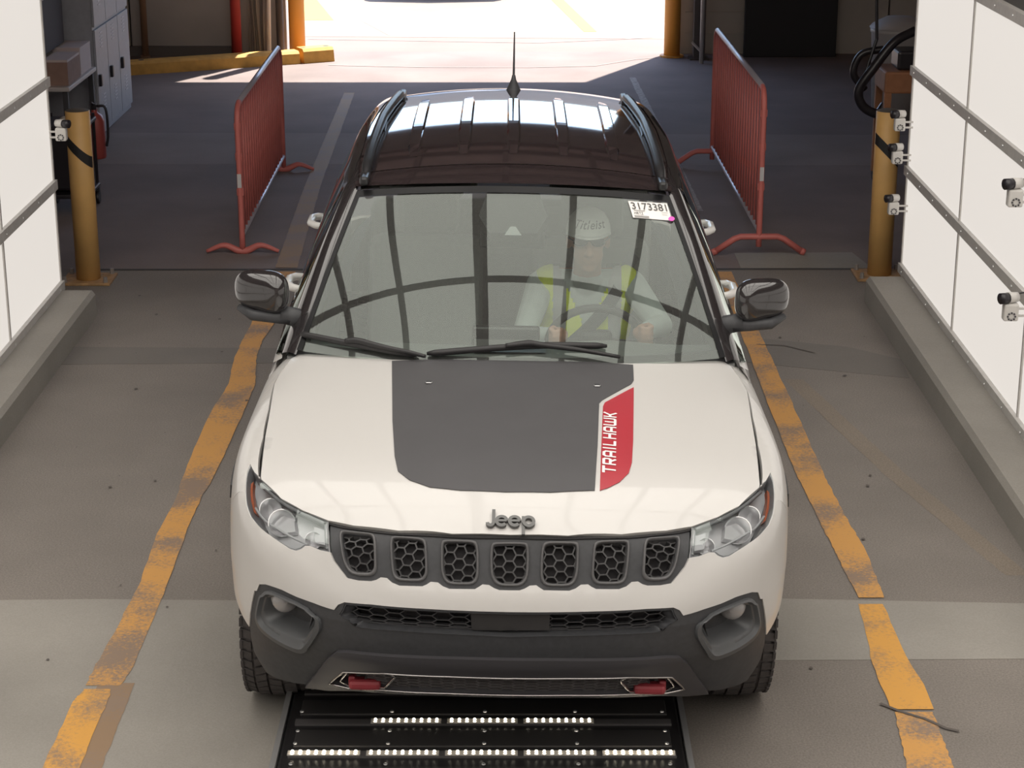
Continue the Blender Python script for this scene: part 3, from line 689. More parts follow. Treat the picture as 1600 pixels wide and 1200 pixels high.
# --- headlights
def headlight(sd):
    fl = (lambda l: l) if sd < 0 else (lambda l: mir(l)[::-1])
    root = panel('headlight', fl(lampL), LENS, CAR, -.004, .006, .02)
    panel('lamp_housing', fl(scale_poly(lampL, .985)), LAMPH, root, -.055, .01, .02)
    b = MB()
    A = resample(fl(lampL), .012, VS); n = len(A); c_ = np.mean(np.array(A), 0); rows = []
    for k, off in ((.998, -.003), (.955, -.006), (.95, -.055)):
        q = np.array([c_+(np.array(p)-c_)*k for p in A]); rows.append(P(q[:, 0], q[:, 1])+PN(q[:, 0], q[:, 1])*NSGN*off)
    obj('lamp_border', np.vstack(rows), [(r*n+i, r*n+(i+1) % n, (r+1)*n+(i+1) % n, (r+1)*n+i) for r in range(2) for i in range(n)], mat('lamp_border_grey', (.30, .30, .31), .3), root, True)
    def at(px, off=-.03):
        s, v = tsv([px])[0]; p = P(np.array([s]), np.array([v]))[0]+PN(np.array([s]), np.array([v]))[0]*NSGN*off
        if sd > 0: p[0] = -p[0]
        return p
    for (px, r) in (((428, 806), .042), ((410, 785), .034), ((478, 833), .026)):
        c0 = at(px, -.045); bb = MB().lathe([(.004, .0), (r*.55, .006), (r*.9, .022), (r, .035), (r*1.05, .034)], (0, 0, 0), 'z', 18)
        o = bb.build('reflector_bowl', REFL, root, True); o.location = c0; o.rotation_euler = (math.radians(62), 0, math.radians(-18*sd))
    for (pts, m_, off) in (([(419, 801), (437, 797), (454, 803), (455, 821), (440, 824), (420, 813)], REFL, -.032), ([(487, 816), (505, 822), (506, 848), (489, 842)], LAMPH, -.022),
                           ([(390, 752), (394, 748), (393, 775), (398, 800), (394, 797), (389.5, 778)], AMBER, -.012), ([(412, 776), (418, 783), (424, 800), (414, 797)], REFL, -.03)):
        panel('lamp_insert', fl(tsv(pts)), m_, root, off, .02, .02)
    # light guide strip and divider
    q = [at(p, -.014) for p in ((396, 790), (410, 808), (430, 822), (455, 836), (478, 848))]
    MB().tube(crom([tuple(p) for p in q], 24), .004, 6).build('light_guide', LAMPH, root, True)
    q = [at(p, -.010) for p in ((404, 752), (424, 770), (444, 785), (470, 799), (505, 815))]
    MB().tube(crom([tuple(p) for p in q], 24), .006, 6).build('upper_bezel', mat('lamp_bezel', (.40, .40, .41), .25, metal=.3), root, True)
    q = [at(p, -.010) for p in ((508, 818), (509, 838), (510, 857))]
    MB().tube([tuple(p) for p in q], .007, 6).build('inner_bezel', mat('lamp_bezel_pale', (.45, .46, .47), .25), root, True)
both(headlight)
# --- lower front: cladding, openings, skid
cl_sv = tsv(cl_low); skt = tsv(sk_top); skb = tsv(sk_bot)
clad_half = [(0., lgt[-1][1])]+lgt[::-1][1:-1]+wl_sv+cl_sv[1:-1]+skt[:-1]+[(0., skt[-1][1])]
clad = clad_half+mir(clad_half)[::-1][1:-1]
lg_half = [(0., lgt[-1][1]-.012)]+[(s, v-.012) for s, v in lgt[::-1][1:-2]]+[(lgt[1][0]+.014, lgt[1][1]-.02), (lgt[0][0]+.016, lgt[0][1]-.02)]+lgb[:-1]+[(0., lgb[-1][1])]
lgp = lg_half+mir(lg_half)[::-1][1:-1]
fog_o = [(400, 966), (405, 937.5), (412, 923), (423, 921.7), (484, 947.6), (501, 969), (502, 986), (481, 1018), (469, 1021), (409, 986)]
fog_i = [(409, 957.6), (415, 934.6), (423, 929), (481, 952), (489.5, 966), (488, 978), (475, 999), (464, 1001), (413, 972)]
fo_sv = rounded(tsv(fog_o), .3, 3); fi_sv = rounded(tsv(fog_i), .3, 3)
CLAD = panel('lower_cladding', clad, BLACKP, CAR, -.004, .05, .02, [lgp, fo_sv, mir(fo_sv)[::-1]])
v, f = ring_strip(lgp, 1.0, .975, -.006, -.003, -.06)
obj('intake_frame', v, f, BLACKP, CLAD, True)
hexmesh([(s*.98, v) for s, v in lgp], -.030, .016, 'intake_mesh', CLAD, .003, mat('intake_mesh_grey', (.045, .045, .048), .4), sx=4.2)
panel('intake_back', [(s*1.02, v+(.02 if v > .8 else -.02)) for s, v in lgp], DARK, CLAD, -.075, .002, .03)
cen = [(735, 958), (860, 958), (858, 990), (738, 990)]
panel('sensor_cover', tsv(cen), mat('sensor_cover_black', (.03, .029, .03), .35), CLAD, -.02, .02, .03)
def fog(sd):
    fl = (lambda l: l) if sd < 0 else (lambda l: mir(l)[::-1])
    o_, i_ = fl(fo_sv), fl(fi_sv); A = resample(o_, .01, VS); n = len(A); B = np.array(A)
    # march the inner loop from matching directions
    ci = np.mean(np.array(i_), 0); co = np.mean(B, 0); I = np.array(resample(i_, .002, VS))
    ang = np.arctan2((I[:, 1]-ci[1])*VS, I[:, 0]-ci[0]); pick = []
    for p in B:
        t = math.atan2((p[1]-co[1])*VS, p[0]-co[0]); pick.append(I[np.argmin(np.abs(np.angle(np.exp(1j*(ang-t)))))])
    Ii = np.array(pick); rows = []
    for q, off in ((B, -.004), (B*.93+Ii*.07, .008), (B*.55+Ii*.45, .010), (B*.35+Ii*.65, -.004), (B*.12+Ii*.88, -.006), (Ii, -.012), (ci+(Ii-ci)*.9, -.055), (ci+(Ii-ci)*.7, -.075)):
        rows.append(P(q[:, 0], q[:, 1])+PN(q[:, 0], q[:, 1])*NSGN*off)
    vv = np.vstack(rows); ff = [(r*n+i, r*n+(i+1) % n, (r+1)*n+(i+1) % n, (r+1)*n+i) for r in range(len(rows)-1) for i in range(n)]
    rt = obj('fog_lamp_bezel', vv, ff, GREYB, CAR); smooth_angle(rt, 40)
    panel('bezel_back', [tuple(ci+(np.array(p)-ci)*.75) for p in i_], BLACKP, rt, -.074, .004, .02)
    c_ = tsv([(444, 950)])[0]; p = P(np.array([c_[0]]), np.array([c_[1]]))[0]+np.array([0, .05, 0.0])
    if sd > 0: p[0] = -p[0]
    lm = MB().lathe([(0, -.022), (.02, -.017), (.036, -.004), (.042, .01), (.043, .05)], (0, 0, 0), 'y', 22).build('fog_lamp', mat('fog_lens', (.32, .31, .31), .12, coat=1), rt, True)
    lm.location = tuple(p); lm.rotation_euler = (0, 0, math.radians(-14*sd))
GREYB = mat('fog_bezel_grey', (.085, .088, .092), .42)
both(fog)
# skid plate with openings
sk_half = [(0., skt[-1][1])]+skt[::-1][1:]+skb[::-1][:-1]+[(0., skb[0][1])]
skid = sk_half+mir(sk_half)[::-1][1:-1]
op = [(516, 1064), (538, 1046), (600, 1048), (700, 1053), (800, 1056)]; opb = [(800, 1082), (700, 1079), (600, 1074), (545, 1071)]
ops, opbs = tsv(op), tsv(opb)
oh = [(0., ops[-1][1])]+ops[::-1][1:]+opbs[::-1][:-1]+[(0., opbs[0][1])]
opf = oh+mir(oh)[::-1][1:-1]
SK = panel('skid_plate', skid, SKID, CAR, .010, .04, .016, [opf])
hexmesh([(s*.80, v) for s, v in opf], -.006, .018, 'skid_mesh', SK, .004, mat('skid_mesh_grey', (.16, .15, .15), .35, metal=.4), sx=2.8)
panel('opening_back', [(s*1.0, v) for s, v in opf], DARK, SK, -.05, .002, .03)
def sv_tube(name, pts, r, off, m, parent, closed=False):
    a = np.array(resample(pts, .02, VS) if closed else pts); q = P(a[:, 0], a[:, 1])+PN(a[:, 0], a[:, 1])*NSGN*off
    return MB().tube([tuple(p) for p in q], r, 6, closed).build(name, m, parent, True)
sv_tube('opening_trim', opf, .0035, .010, CHROME, SK, True)
def hook(sd):
    a = tsv([(570, 1066)])[0]; p = P(np.array([a[0]]), np.array([a[1]]))[0]; p[0] *= -sd if p[0] < 0 else sd
    x, y, z = p; b = MB()
    b.bbox((x, y+.002, z-.004), (.100, .045, .034), .012); o = b.build('tow_hook', REDHOOK, CAR)
    for q in (-1, 1): MB().bbox((x+q*.04, y+.04, z+.006), (.022, .09, .03), .006).build('hook_arm', REDHOOK, o)
    hx = [(532, 1062), (545, 1047), (604, 1049), (618, 1056), (602, 1073), (547, 1071)]
    q = tsv(hx); q = q if sd < 0 else mir(q)[::-1]
    sv_tube('hook_surround', q, .004, .004, CHROME, SK, True)
both(hook)
# --- greenhouse
def WS(x, t):
    bul = .022*math.sin(PI*t)
    yc = 1.30+(2.02-1.30)*t-bul*.55; zc = 1.045+(1.565-1.045)*t+bul*.8
    hw = .79+(.607-.79)*t; r = x/hw
    return Vector((x, yc+(.19*(1-t)+.065*t)*r*r, zc-(.008*(1-t)+.045*t)*r*r))
def wsx(t): return .79+(.607-.79)*t
def grid_obj(name, fn, nu, nv, m, parent, thick=0):
    v = [fn(i/nu, j/nv) for i in range(nu+1) for j in range(nv+1)]
    f = [(i*(nv+1)+j, (i+1)*(nv+1)+j, (i+1)*(nv+1)+j+1, i*(nv+1)+j+1) for i in range(nu) for j in range(nv)]
    return obj(name, v, f, m, parent, True)
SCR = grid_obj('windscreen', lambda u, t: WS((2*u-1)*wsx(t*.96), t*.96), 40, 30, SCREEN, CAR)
# black printed border along the glass edge
bd = MB()
for sd in (-1, 1):
    pts = [(t, k) for t in np.linspace(0, .96, 25) for k in (0, 1)]
    bd.add([WS(sd*(wsx(t)-(.0 if k else .028)), t)+Vector((0, -.002, .003)) for t, k in pts], [(2*i, 2*i+1, 2*i+3, 2*i+2) for i in range(24)])
for t0, t1 in ((.925, .965),):
    xs = np.linspace(-1, 1, 41); bd.add([WS(x*wsx(t), t)+Vector((0, -.002, .003)) for x in xs for t in (t0, t1)], [(2*i, 2*i+1, 2*i+3, 2*i+2) for i in range(40)])
bd.build('glass_border', mat('frit_black', (.012, .012, .013), .3, spec=.15), SCR, True)
zc_ = lambda y: float(sm_interp(y, [1.9, 2.02, 2.2, 2.5, 2.9, 3.4, 3.8, 4.05, 4.2], [1.53, 1.565, 1.593, 1.622, 1.638, 1.635, 1.612, 1.583, 1.555]))
xr_ = lambda y: float(np.interp(y, [2.0, 2.4, 3.0, 3.6, 4.2], [.607, .628, .625, .60, .55]))
def roof_z(x, y): return zc_(y)-.05*(x/xr_(y))**2
def roof_fn(y0, y1):
    def fn(u, t):
        r = (2*u-1); 
        y = y0+(y1-y0)*t; y += (.065*r*r if t == 0 and y0 < 2.1 else .065*r*r*(1-t) if y0 < 2.1 else 0)
        x = r*xr_(y); return Vector((x, y, roof_z(x, y)))
    return fn
ROOFG = mat('roof_gloss_black', (.030, .022, .023), .06, coat=1.)
grid_obj('sunroof_glass', roof_fn(2.0, 2.20), 40, 8, ROOFG, CAR)
RF = grid_obj('roof', roof_fn(2.207, 4.20), 40, 40, ROOFG, CAR)
for x0 in (-.40, -.2, 0, .2, .40):
    n = 24; v = []
    for i in range(n+1):
        y = 2.34+(3.56-2.34)*i/n; e = min(1, min(i, n-i)/3)
        for dx, dz in ((-.028, -.001), (-.020, .010*e), (.020, .010*e), (.028, -.001)):
            v.append((x0+dx*(.6+.4*e), y, roof_z(x0+dx, y)+dz+.0005))
    obj('roof_rib', v, [(i*4+j, (i+1)*4+j, (i+1)*4+j+1, i*4+j+1) for i in range(n) for j in range(3)], ROOFG, RF, False)
def greenhouse(sd):
    # A pillar: from cowl corner to roof corner, then the cant rail to the back
    ts = np.linspace(-.03, 1., 30); A = []; B = []
    rows = []
    for t in ts:
        p = WS(sd*wsx(t), t)
        rows.append([p+Vector((-sd*.012, -.004, .006)), p+Vector((sd*.016, .012, .010)), p+Vector((sd*.040, .045, -.002)), p+Vector((sd*.056, .085, -.025))])
    for y in np.linspace(2.16, 4.1, 24):
        x = xr_(y); z = roof_z(x, y); rows.append([Vector((sd*(x-.012), y, z+.006)), Vector((sd*(x+.016), y, z)), Vector((sd*(x+.034), y, z-.022)), Vector((sd*(x+.05), y, z-.05))])
    v = [p for r in rows for p in r]; f = [(i*4+j, (i+1)*4+j, (i+1)*4+j+1, i*4+j+1) for i in range(len(rows)-1) for j in range(3)]
    pil = obj('roof_pillar', v, f, BLACKG, CAR, True)
    # thin bright edge of the pillar
    # side glass from the cant rail down to the belt
    top = [r[3] for r in rows]; g = []
    for p in top:
        yb = min(max(p.y*1.0, 1.46), 3.98); xb = float(np.interp(yb, [1.4, 1.6, 2.0, 3.0, 3.7, 4.0], [.835, .85, .862, .866, .84, .80])); g.append(Vector((sd*xb, yb, float(np.interp(yb, [1.4, 2, 3.5, 4], [1.0, 1.015, 1.04, 1.05])))))
    n = len(top); vv = []; ff = []
    for i in range(n):
        for k in range(5): t = k/4; q = top[i].lerp(g[i], t); q.x += sd*.018*math.sin(PI*t); vv.append(q)
    ff = [(i*5+j, (i+1)*5+j, (i+1)*5+j+1, i*5+j+1) for i in range(n-1) for j in range(4)]
    obj('side_window', vv, ff, TINT, CAR, True)
    MB().tube([tuple(p+Vector((sd*.004, 0, .004))) for p in g[6:]], .011, 6).build('belt_trim', BLACKG, CAR, True)
    # roof rail
    b = MB(); pts = []; rr = []
    for i in range(40):
        t = i/39; y = 2.08+1.72*t; x = np.interp(y, [2.08, 2.4, 3.0, 3.8], [.575, .572, .56, .515]); lift = .020*min(1, math.sin(PI*t)*5)
        pts.append((sd*x, y, roof_z(x, y)+.004+lift)); rr.append(.012+.010*min(1, math.sin(PI*t)*4))
    RL = b.tube(pts, rr, 8).build('roof_rail', mat('rail_black', (.022, .022, .024), .3), CAR, True)
    for t in (.03, .5, .97):
        y = 2.08+1.72*t; x = float(np.interp(y, [2.08, 2.4, 3.0, 3.8], [.575, .572, .56, .515]))
        MB().bbox((sd*x, y, roof_z(x, y)+.010), (.034, .20, .035), .01).build('rail_foot', MATS['rail_black'], RL)
    # mirror
    cx_, cy_, cz_ = sd*.922, 1.60, 1.222
    v = []; nu, nv = 26, 18
    for i in range(nu):
        a = 2*PI*i/nu
        for j in range(nv+1):
            ph = -PI/2+PI*j/nv
            sx_ = math.copysign(abs(math.cos(ph)*math.cos(a))**.62, math.cos(a)); sz_ = math.copysign(abs(math.sin(ph))**.72, math.sin(ph)); sy_ = math.copysign(abs(math.cos(ph)*math.sin(a))**.8, math.sin(a))
            x = sx_*.103; z = sz_*.082; y = sy_*(.085 if sy_ < 0 else .03)
            out = (x*1/.103+1)/2
            z *= 1-.13*out; y *= 1-.30*out; z += -.012*out*0+.006*out
            v.append((cx_+sd*x, cy_+y+.05*out, cz_+z))
    f = [(i*(nv+1)+j, ((i+1) % nu)*(nv+1)+j, ((i+1) % nu)*(nv+1)+j+1, i*(nv+1)+j+1) for i in range(nu) for j in range(nv)]
    mo = obj('mirror_housing', v, f, BLACKG, CAR, True)
    bm = bmesh.new(); bm.from_mesh(mo.data); bmesh.ops.remove_doubles(bm, verts=bm.verts, dist=1e-4); bmesh.ops.recalc_face_normals(bm, faces=bm.faces); bm.to_mesh(mo.data); bm.free()
    lower = [(cx_+sd*.085, cy_+.01, cz_-.058), (cx_+sd*.03, cy_-.02, cz_-.080), (cx_-sd*.05, cy_-.015, cz_-.088), (cx_-sd*.11, cy_+.02, cz_-.098)]
    MB().tube(lower, [.012, .022, .024, .030], 8).build('mirror_base', BLACKP, mo, True)
    MB().tube([(cx_-sd*.06, cy_+.0, cz_-.078), (cx_-sd*.12, cy_+.03, cz_-.10), (cx_-sd*.155, cy_+.06, cz_-.14)], [.034, .036, .05], 10).build('mirror_arm', BLACKP, mo, True)
    # door handles
    for y in (2.45, 3.42):
        z = 1.03 if y < 3 else 1.06; x0 = .866
        MB().tube([(sd*(x0-.02), y-.10, z), (sd*(x0+.025), y-.085, z+.004), (sd*(x0+.048), y-.05, z+.006), (sd*(x0+.05), y+.05, z+.006), (sd*(x0+.03), y+.09, z+.004), (sd*(x0-.02), y+.10, z)], [.015, .017, .018, .018, .017, .015], 8).build('door_handle', WHITE, CAR, True)
    # door shoulder between paint and glass
    rows = []
    for y in np.linspace(1.50, 4.0, 26):
        s, v_ = side_sv(y, .93); p = P(np.array([s]), np.array([v_]))[0]; xb = float(np.interp(y, [1.4, 1.6, 2.0, 3.0, 3.7, 4.0], [.835, .85, .862, .866, .84, .80]))-.004; zb = float(np.interp(y, [1.4, 2, 3.5, 4], [1.0, 1.015, 1.04, 1.05]))
        rows.append([(sd*p[0], y, .93), (sd*(p[0]*.45+xb*.55+.012), y, .985), (sd*xb, y, zb)])
    obj('door_shoulder', [p for r in rows for p in r], [(i*3+j, (i+1)*3+j, (i+1)*3+j+1, i*3+j+1) for i in range(25) for j in range(2)], WHITE, CAR, True)
    # cowl corner: white fender top running up to the pillar
both(greenhouse)
# rear window and spoiler
grid_obj('rear_window', lambda u, t: Vector(((2*u-1)*(.55+.15*t), 4.15+.16*t, 1.53-.5*t-.03*(2*u-1)**2)), 10, 6, TINT, CAR)

# antenna
an = MB().lathe([(0.0, .075), (.008, .07), (.012, .05), (.034, .0), (.036, -.01)], (0, 3.86, roof_z(0, 3.86)), 'z', 14).build('antenna_base', BLACKP, CAR, True)
MB().tube([(0, 3.86, roof_z(0, 3.86)+.05), (0, 3.875, roof_z(0, 3.86)+.27)], [.006, .003], 6).build('antenna_mast', BLACKP, an)
# cowl panel and wipers
def cowl_fn(u, t):
    x = (2*u-1)*.80; r = x/.79; yh = np.interp(abs(x), [p[0] for p in sorted([(abs(a), b) for a, b in hr])], [p[1] for p in sorted([(abs(a), b) for a, b in hr])])
    a = Vector((x, yh-.03, Hh(x, yh)-.03)); b = WS(max(-.79, min(.79, x)), .06)+Vector((0, .0, -.012)); return a.lerp(b, t)
grid_obj('cowl_panel', cowl_fn, 30, 5, mat('cowl_black', (.03, .03, .032), .55), CAR)
def wpoint(px, py, lift):
    o, d = view_ray(px, py); o = Vector(o); d = Vector(d).normalized(); best = None
    for i in range(0, 81):           # march onto the screen
        pass
    lo, hi = 5.5, 9.0
    def g(tt):
        p = o+d*tt; # signed height above screen along y
        t_ = .3
        for _ in range(6):
            r = p.x/wsx(t_); bul = .022*math.sin(PI*t_); t_ = min(1.1, max(-.25, t_+(p.z-(1.045+.52*t_+bul*.8-(.008*(1-t_)+.045*t_)*r*r))/.52))
        return p.y-WS(p.x, t_).y
    for _ in range(50):
        m_ = (lo+hi)/2
        if g(m_) < 0: lo = m_
        else: hi = m_
    return o+d*lo+Vector((0, -.55, .83))*lift
def wiper(pts_blade, pts_arm, r1):
    bl = MB(); P0 = [wpoint(px, py, .016) for px, py in pts_blade]
    q = crom([tuple(p) for p in P0], 24); rt = bl.tube([tuple(p) for p in q], [.006]+[r1]*(len(q)-2)+[.006], 6).build('wiper', mat('wiper_black', (.02, .019, .02), .5), CAR, True)
    P1 = [wpoint(px, py, .030) for px, py in pts_arm]; q = crom([tuple(p) for p in P1], 24)
    MB().tube([tuple(p) for p in q], np.interp(np.linspace(0, 1, len(q)), [0, .25, 1], [.010, .013, .007]).tolist(), 6).build('wiper_arm', MATS['wiper_black'], rt, True)
wiper([(667, 557), (740, 551), (800, 546.5), (860, 544), (948, 545)], [(790, 549), (825, 545), (850, 548), (905, 555), (968, 566)], .0125)
wiper([(470, 526), (510, 534), (560, 544), (610, 553), (652, 559)], [(540, 541), (560, 541), (600, 551), (640, 559), (665, 565)], .0125)
# windscreen sticker
def on_screen(px, py, lift=.004): return wpoint(px, py, lift)
STK = obj('inspection_sticker', [on_screen(*p) for p in ((981, 315), (1042, 319), (1050, 346), (989, 341))], [(0, 3, 2, 1)], mat('sticker_white', (.86, .83, .80), .6), SCR)
a0, a1, a2, a3 = [on_screen(*p, .006) for p in ((981, 315), (1042, 319), (1050, 346), (989, 341))]
def stick(u, v): return a0.lerp(a1, u).lerp(a3.lerp(a2, u), v)
INK = mat('sticker_ink', (.10, .10, .10), .7)
def sticker_text(txt, u0, u1, v0, v1, off):
    vt, ft = text_mesh(txt, 1., off); x0, x1 = min(p.x for p in vt), max(p.x for p in vt); y0, y1 = min(p.y for p in vt), max(p.y for p in vt)
    obj('printing', [stick(u0+(u1-u0)*(p.x-x0)/(x1-x0), v1+(v0-v1)*(p.y-y0)/(y1-y0)) for p in vt], ft, INK, SCR)
sticker_text('3173381', .05, .95, .08, .50, .008); sticker_text('HRTZ', .07, .30, .64, .80, .0)
for (u0, u1, v0, v1) in ((.08, .36, .54, .58), (.05, .42, .86, .97), (.78, .95, .58, .60), (.78, .92, .70, .72)):
    obj('printing', [stick(u0, v0), stick(u1, v0), stick(u1, v1), stick(u0, v1)], [(0, 3, 2, 1)], mat('sticker_grey_ink', (.35, .34, .33), .7), SCR)
obj('pink_dot', [on_screen(1049+5*math.cos(a), 344+3.6*math.sin(a), .008) for a in np.linspace(0, 2*PI, 15)[:-1]], [tuple(range(14))[::-1]], mat('pink_dot', (.85, .12, .55), .6), SCR)
# --- wheels
def wheel(x, y, sd):
    inv = CAR.matrix_basis.inverted(); loc = inv @ Vector((x, y, .352))
    r = .352; wd = .226
    prof = [(.20, -wd/2+.02), (.225, -wd/2+.004), (.29, -wd/2), (.325, -wd/2+.008), (.338, -wd/2+.022), (.341, 0), (.338, wd/2-.022), (.325, wd/2-.008), (.29, wd/2), (.225, wd/2-.004), (.20, wd/2-.02)]
    t = MB().lathe(prof, (0, 0, 0), 'x', 64).build('tyre', TYRE, CAR, True); t.location = loc
    b = MB(); n = 52
    for i in range(n):
        a0 = 2*PI*i/n
        for k, (xx, w_, da, h0, sk) in enumerate(((-.096, .036, .0, .345, .25), (-.052, .036, .5, .352, -.4), (-.006, .040, .1, .353, .35), (.042, .038, .6, .352, -.35), (.093, .040, .2, .345, .25))):
            a = a0+da*2*PI/n; hw = .43*2*PI/n
            vs = []
            for rr in (h0-.016, h0):
                for e, g in ((-1, -1), (1, -1), (1, 1), (-1, 1)):
                    an_ = a+g*hw*.86+sk*e*hw*.9; q = rr-(.008 if abs(xx+e*w_/2) > .1 and rr == h0 else 0)
                    vs.append((xx+e*w_/2, q*math.cos(an_), q*math.sin(an_)))
            b.add(vs, [(4, 5, 6, 7), (0, 1, 5, 4), (1, 2, 6, 5), (2, 3, 7, 6), (3, 0, 4, 7)])
        # side lugs on the shoulders
        for e in (-1, 1):
            vs = [(e*(wd/2-.006+q), rr*math.cos(a0+g), rr*math.sin(a0+g)) for q in (0, .009) for rr, g in ((.300, -.03), (.343, -.042), (.343, .042), (.300, .03))]
            b.add(vs, [(4, 5, 6, 7), (0, 1, 5, 4), (1, 2, 6, 5), (2, 3, 7, 6), (3, 0, 4, 7)])
    b.build('tread', TYRE, t)
    rm = MB().lathe([(.215, -.09), (.215, .085), (.225, .1), (.205, .1), (.195, .06)], (0, 0, 0), 'x', 40); rmo = rm.build('rim', RIM, t, True)
    for i in range(5):
        a = 2*PI*i/5; Rm = Matrix.Rotation(a, 3, 'X'); bb = MB().box(Rm @ Vector((sd*.07, 0, .11)), (.03, .06, .2), Rm); bb.build('spoke', RIM, rmo)
    MB().lathe([(0, sd*.095), (.05, sd*.09), (.06, sd*.05)], (0, 0, 0), 'x', 20).build('hub_cap', RIM, rmo, True)
for y in (.90, 3.53):
    for sd in (-1, 1): wheel(sd*.775-.012, y, sd)
def inner_arch(sd):
    n = 20; v = []
    for i in range(n+1):
        a = PI*i/n
        for xx in (.50, .80): v.append((sd*xx, .90+.40*math.cos(a), .355+.40*math.sin(a)))
    obj('wheel_liner', v, [(2*i, 2*i+1, 2*i+3, 2*i+2) for i in range(n)], DARK, CAR)
both(inner_arch)
# ------------------------------------------------------------------ car cabin
cab = MB().box((0, 2.75, .42), (1.5, 2.6, .06)).build('cabin_floor', mat('cabin_carpet', (.12, .12, .118), .9), CAR)
for sd in (-1, 1): MB().box((sd*.80, 2.75, .73), (.04, 2.5, .56)).build('door_card', mat('door_trim', (.18, .185, .18), .8), CAR)
grid_obj('headliner', lambda u, t: Vector(((2*u-1)*(xr_(2.1+1.9*t)-.02), 2.1+1.9*t, roof_z((2*u-1)*(xr_(2.1+1.9*t)-.02), 2.1+1.9*t)-.03)), 12, 12, mat('headliner_grey', (.45, .45, .43), .9), CAR)
def dash_fn(u, t):
    x = (2*u-1)*.76; y = 1.40+.50*t; z = 1.0-.02*t-.10*max(0, t-.75)*4+.035*math.exp(-((x-.35)/.2)**2)*t
    return Vector((x, y+.06*(2*u-1)**2, z))
grid_obj('dashboard', dash_fn, 24, 14, DASH, CAR)
MB().box((0, 1.90, .75), (1.5, .04, .32)).build('dash_front', DASH, CAR)
MB().bbox((-.02, 1.86, .97), (.26, .03, .13), .01).build('centre_screen', mat('screen_black', (.01, .01, .012), .08), CAR)
sw = MB().tube([(.33+.185*math.cos(a), 1.99-.185*math.sin(a)*.42, .93+.185*math.sin(a)*.9) for a in np.linspace(0, 2*PI, 33)[:-1]], .016, 8, True).build('steering_wheel', mat('wheel_rim_black', (.03, .03, .03), .5), CAR, True)
for a in (0, PI, -PI/2):
    MB().tube([(.33, 1.99, .93), (.33+.175*math.cos(a), 1.99-.175*math.sin(a)*.42, .93+.175*math.sin(a)*.9)], [.03, .014], 6).build('wheel_spoke', MATS['wheel_rim_black'], sw)
MB().bbox((.33, 1.98, .93), (.13, .05, .12), .02).build('wheel_hub', MATS['wheel_rim_black'], sw)
for sx_ in (-.36, .34):
    st = MB().bbox((sx_, 2.35, .56), (.50, .52, .16), .05).build('seat_cushion', SEATM, CAR)
    Rb = Matrix.Rotation(math.radians(-18), 3, 'X'); q = MB().bbox((0, 0, 0), (.48, .13, .62), .05); q.v = [tuple(Rb @ Vector(p)+Vector((sx_, 2.66, .88))) for p in q.v]; q.build('seat_back', SEATM, st)
    MB().bbox((sx_, 2.80, 1.26), (.27, .10, .19), .04).build('headrest', SEATM, st)
MB().bbox((0, 3.55, .85), (1.3, .14, .6), .05).build('rear_seat_back', SEATM, CAR)
for sx_ in (-.35, .35): MB().bbox((sx_, 3.60, 1.22), (.26, .10, .16), .04).build('rear_headrest', SEATM, CAR)
# mirror and sensor pod behind the top of the screen
def inn(x, t, d_): return WS(x, t)+Vector((0, .55, -.83))*d_
pod = MB(); pq = [(-.10, .94), (.10, .94), (.13, .80), (.09, .70), (-.09, .70), (-.13, .80)]
pod.add([inn(x, t, .01) for x, t in pq]+[inn(x, t, .06) for x, t in pq], [(0, 1, 2, 3, 4, 5), (11, 10, 9, 8, 7, 6)]+[(i, 6+i, 6+(i+1) % 6, (i+1) % 6) for i in range(6)])
pd = pod.build('sensor_pod', mat('pod_black', (.02, .02, .021), .6), CAR)
obj('camera_window', [inn(-.010, .735, .008), inn(-.032, .685, .008), inn(.032, .685, .008), inn(.010, .735, .008)], [(0, 1, 2, 3)], mat('camera_window_grey', (.30, .31, .31), .5), pd)
MB().bbox(tuple(inn(.0, .80, .14)), (.25, .025, .07), .02).build('rear_view_mirror', mat('pod_black', (.02, .02, .021), .6), CAR)
for sx_ in (-.33, .33): MB().bbox((sx_, 2.17, 1.515), (.38, .16, .018), .008).build('sun_visor', mat('visor_grey', (.22, .22, .215), .8), CAR)
obj('dash_rectangle', [(-.14, 1.62, 1.003), (.13, 1.62, 1.003), (.13, 1.80, .998), (-.14, 1.80, .998)], [(0, 1, 2, 3)], mat('dash_rectangle_grey', (.10, .10, .10), .3), CAR)  # flat grey rectangle lying on the dashboard
# ------------------------------------------------------------------ driver
def capsule(b, p0, r0, p1, r1, n=12, sq=(1, 1)):
    p0, p1 = Vector(p0), Vector(p1); ax_ = (p1-p0); L = ax_.length; t = ax_.normalized() if L > 1e-6 else Vector((0, 0, 1)); pts = []; rs = []
    for a in np.linspace(-PI/2+.05, 0, 5): pts.append(p0+t*r0*math.sin(a)); rs.append(r0*math.cos(a))
    for a in np.linspace(0, PI/2-.05, 5): pts.append(p1+t*r1*math.sin(a)); rs.append(r1*math.cos(a))
    b.tube(pts, rs, n)
def ellip(b, c_, r, n=16):
    k = len(b.v); v = []
    for i in range(n):
        for j in range(n//2+1):
            a = 2*PI*i/n; p = -PI/2+PI*j/(n//2); v.append((c_[0]+r[0]*math.cos(p)*math.cos(a), c_[1]+r[1]*math.cos(p)*math.sin(a), c_[2]+r[2]*math.sin(p)))
    m_ = n//2+1; b.add(v, [(i*m_+j, ((i+1) % n)*m_+j, ((i+1) % n)*m_+j+1, i*m_+j+1) for i in range(n) for j in range(m_-1)])
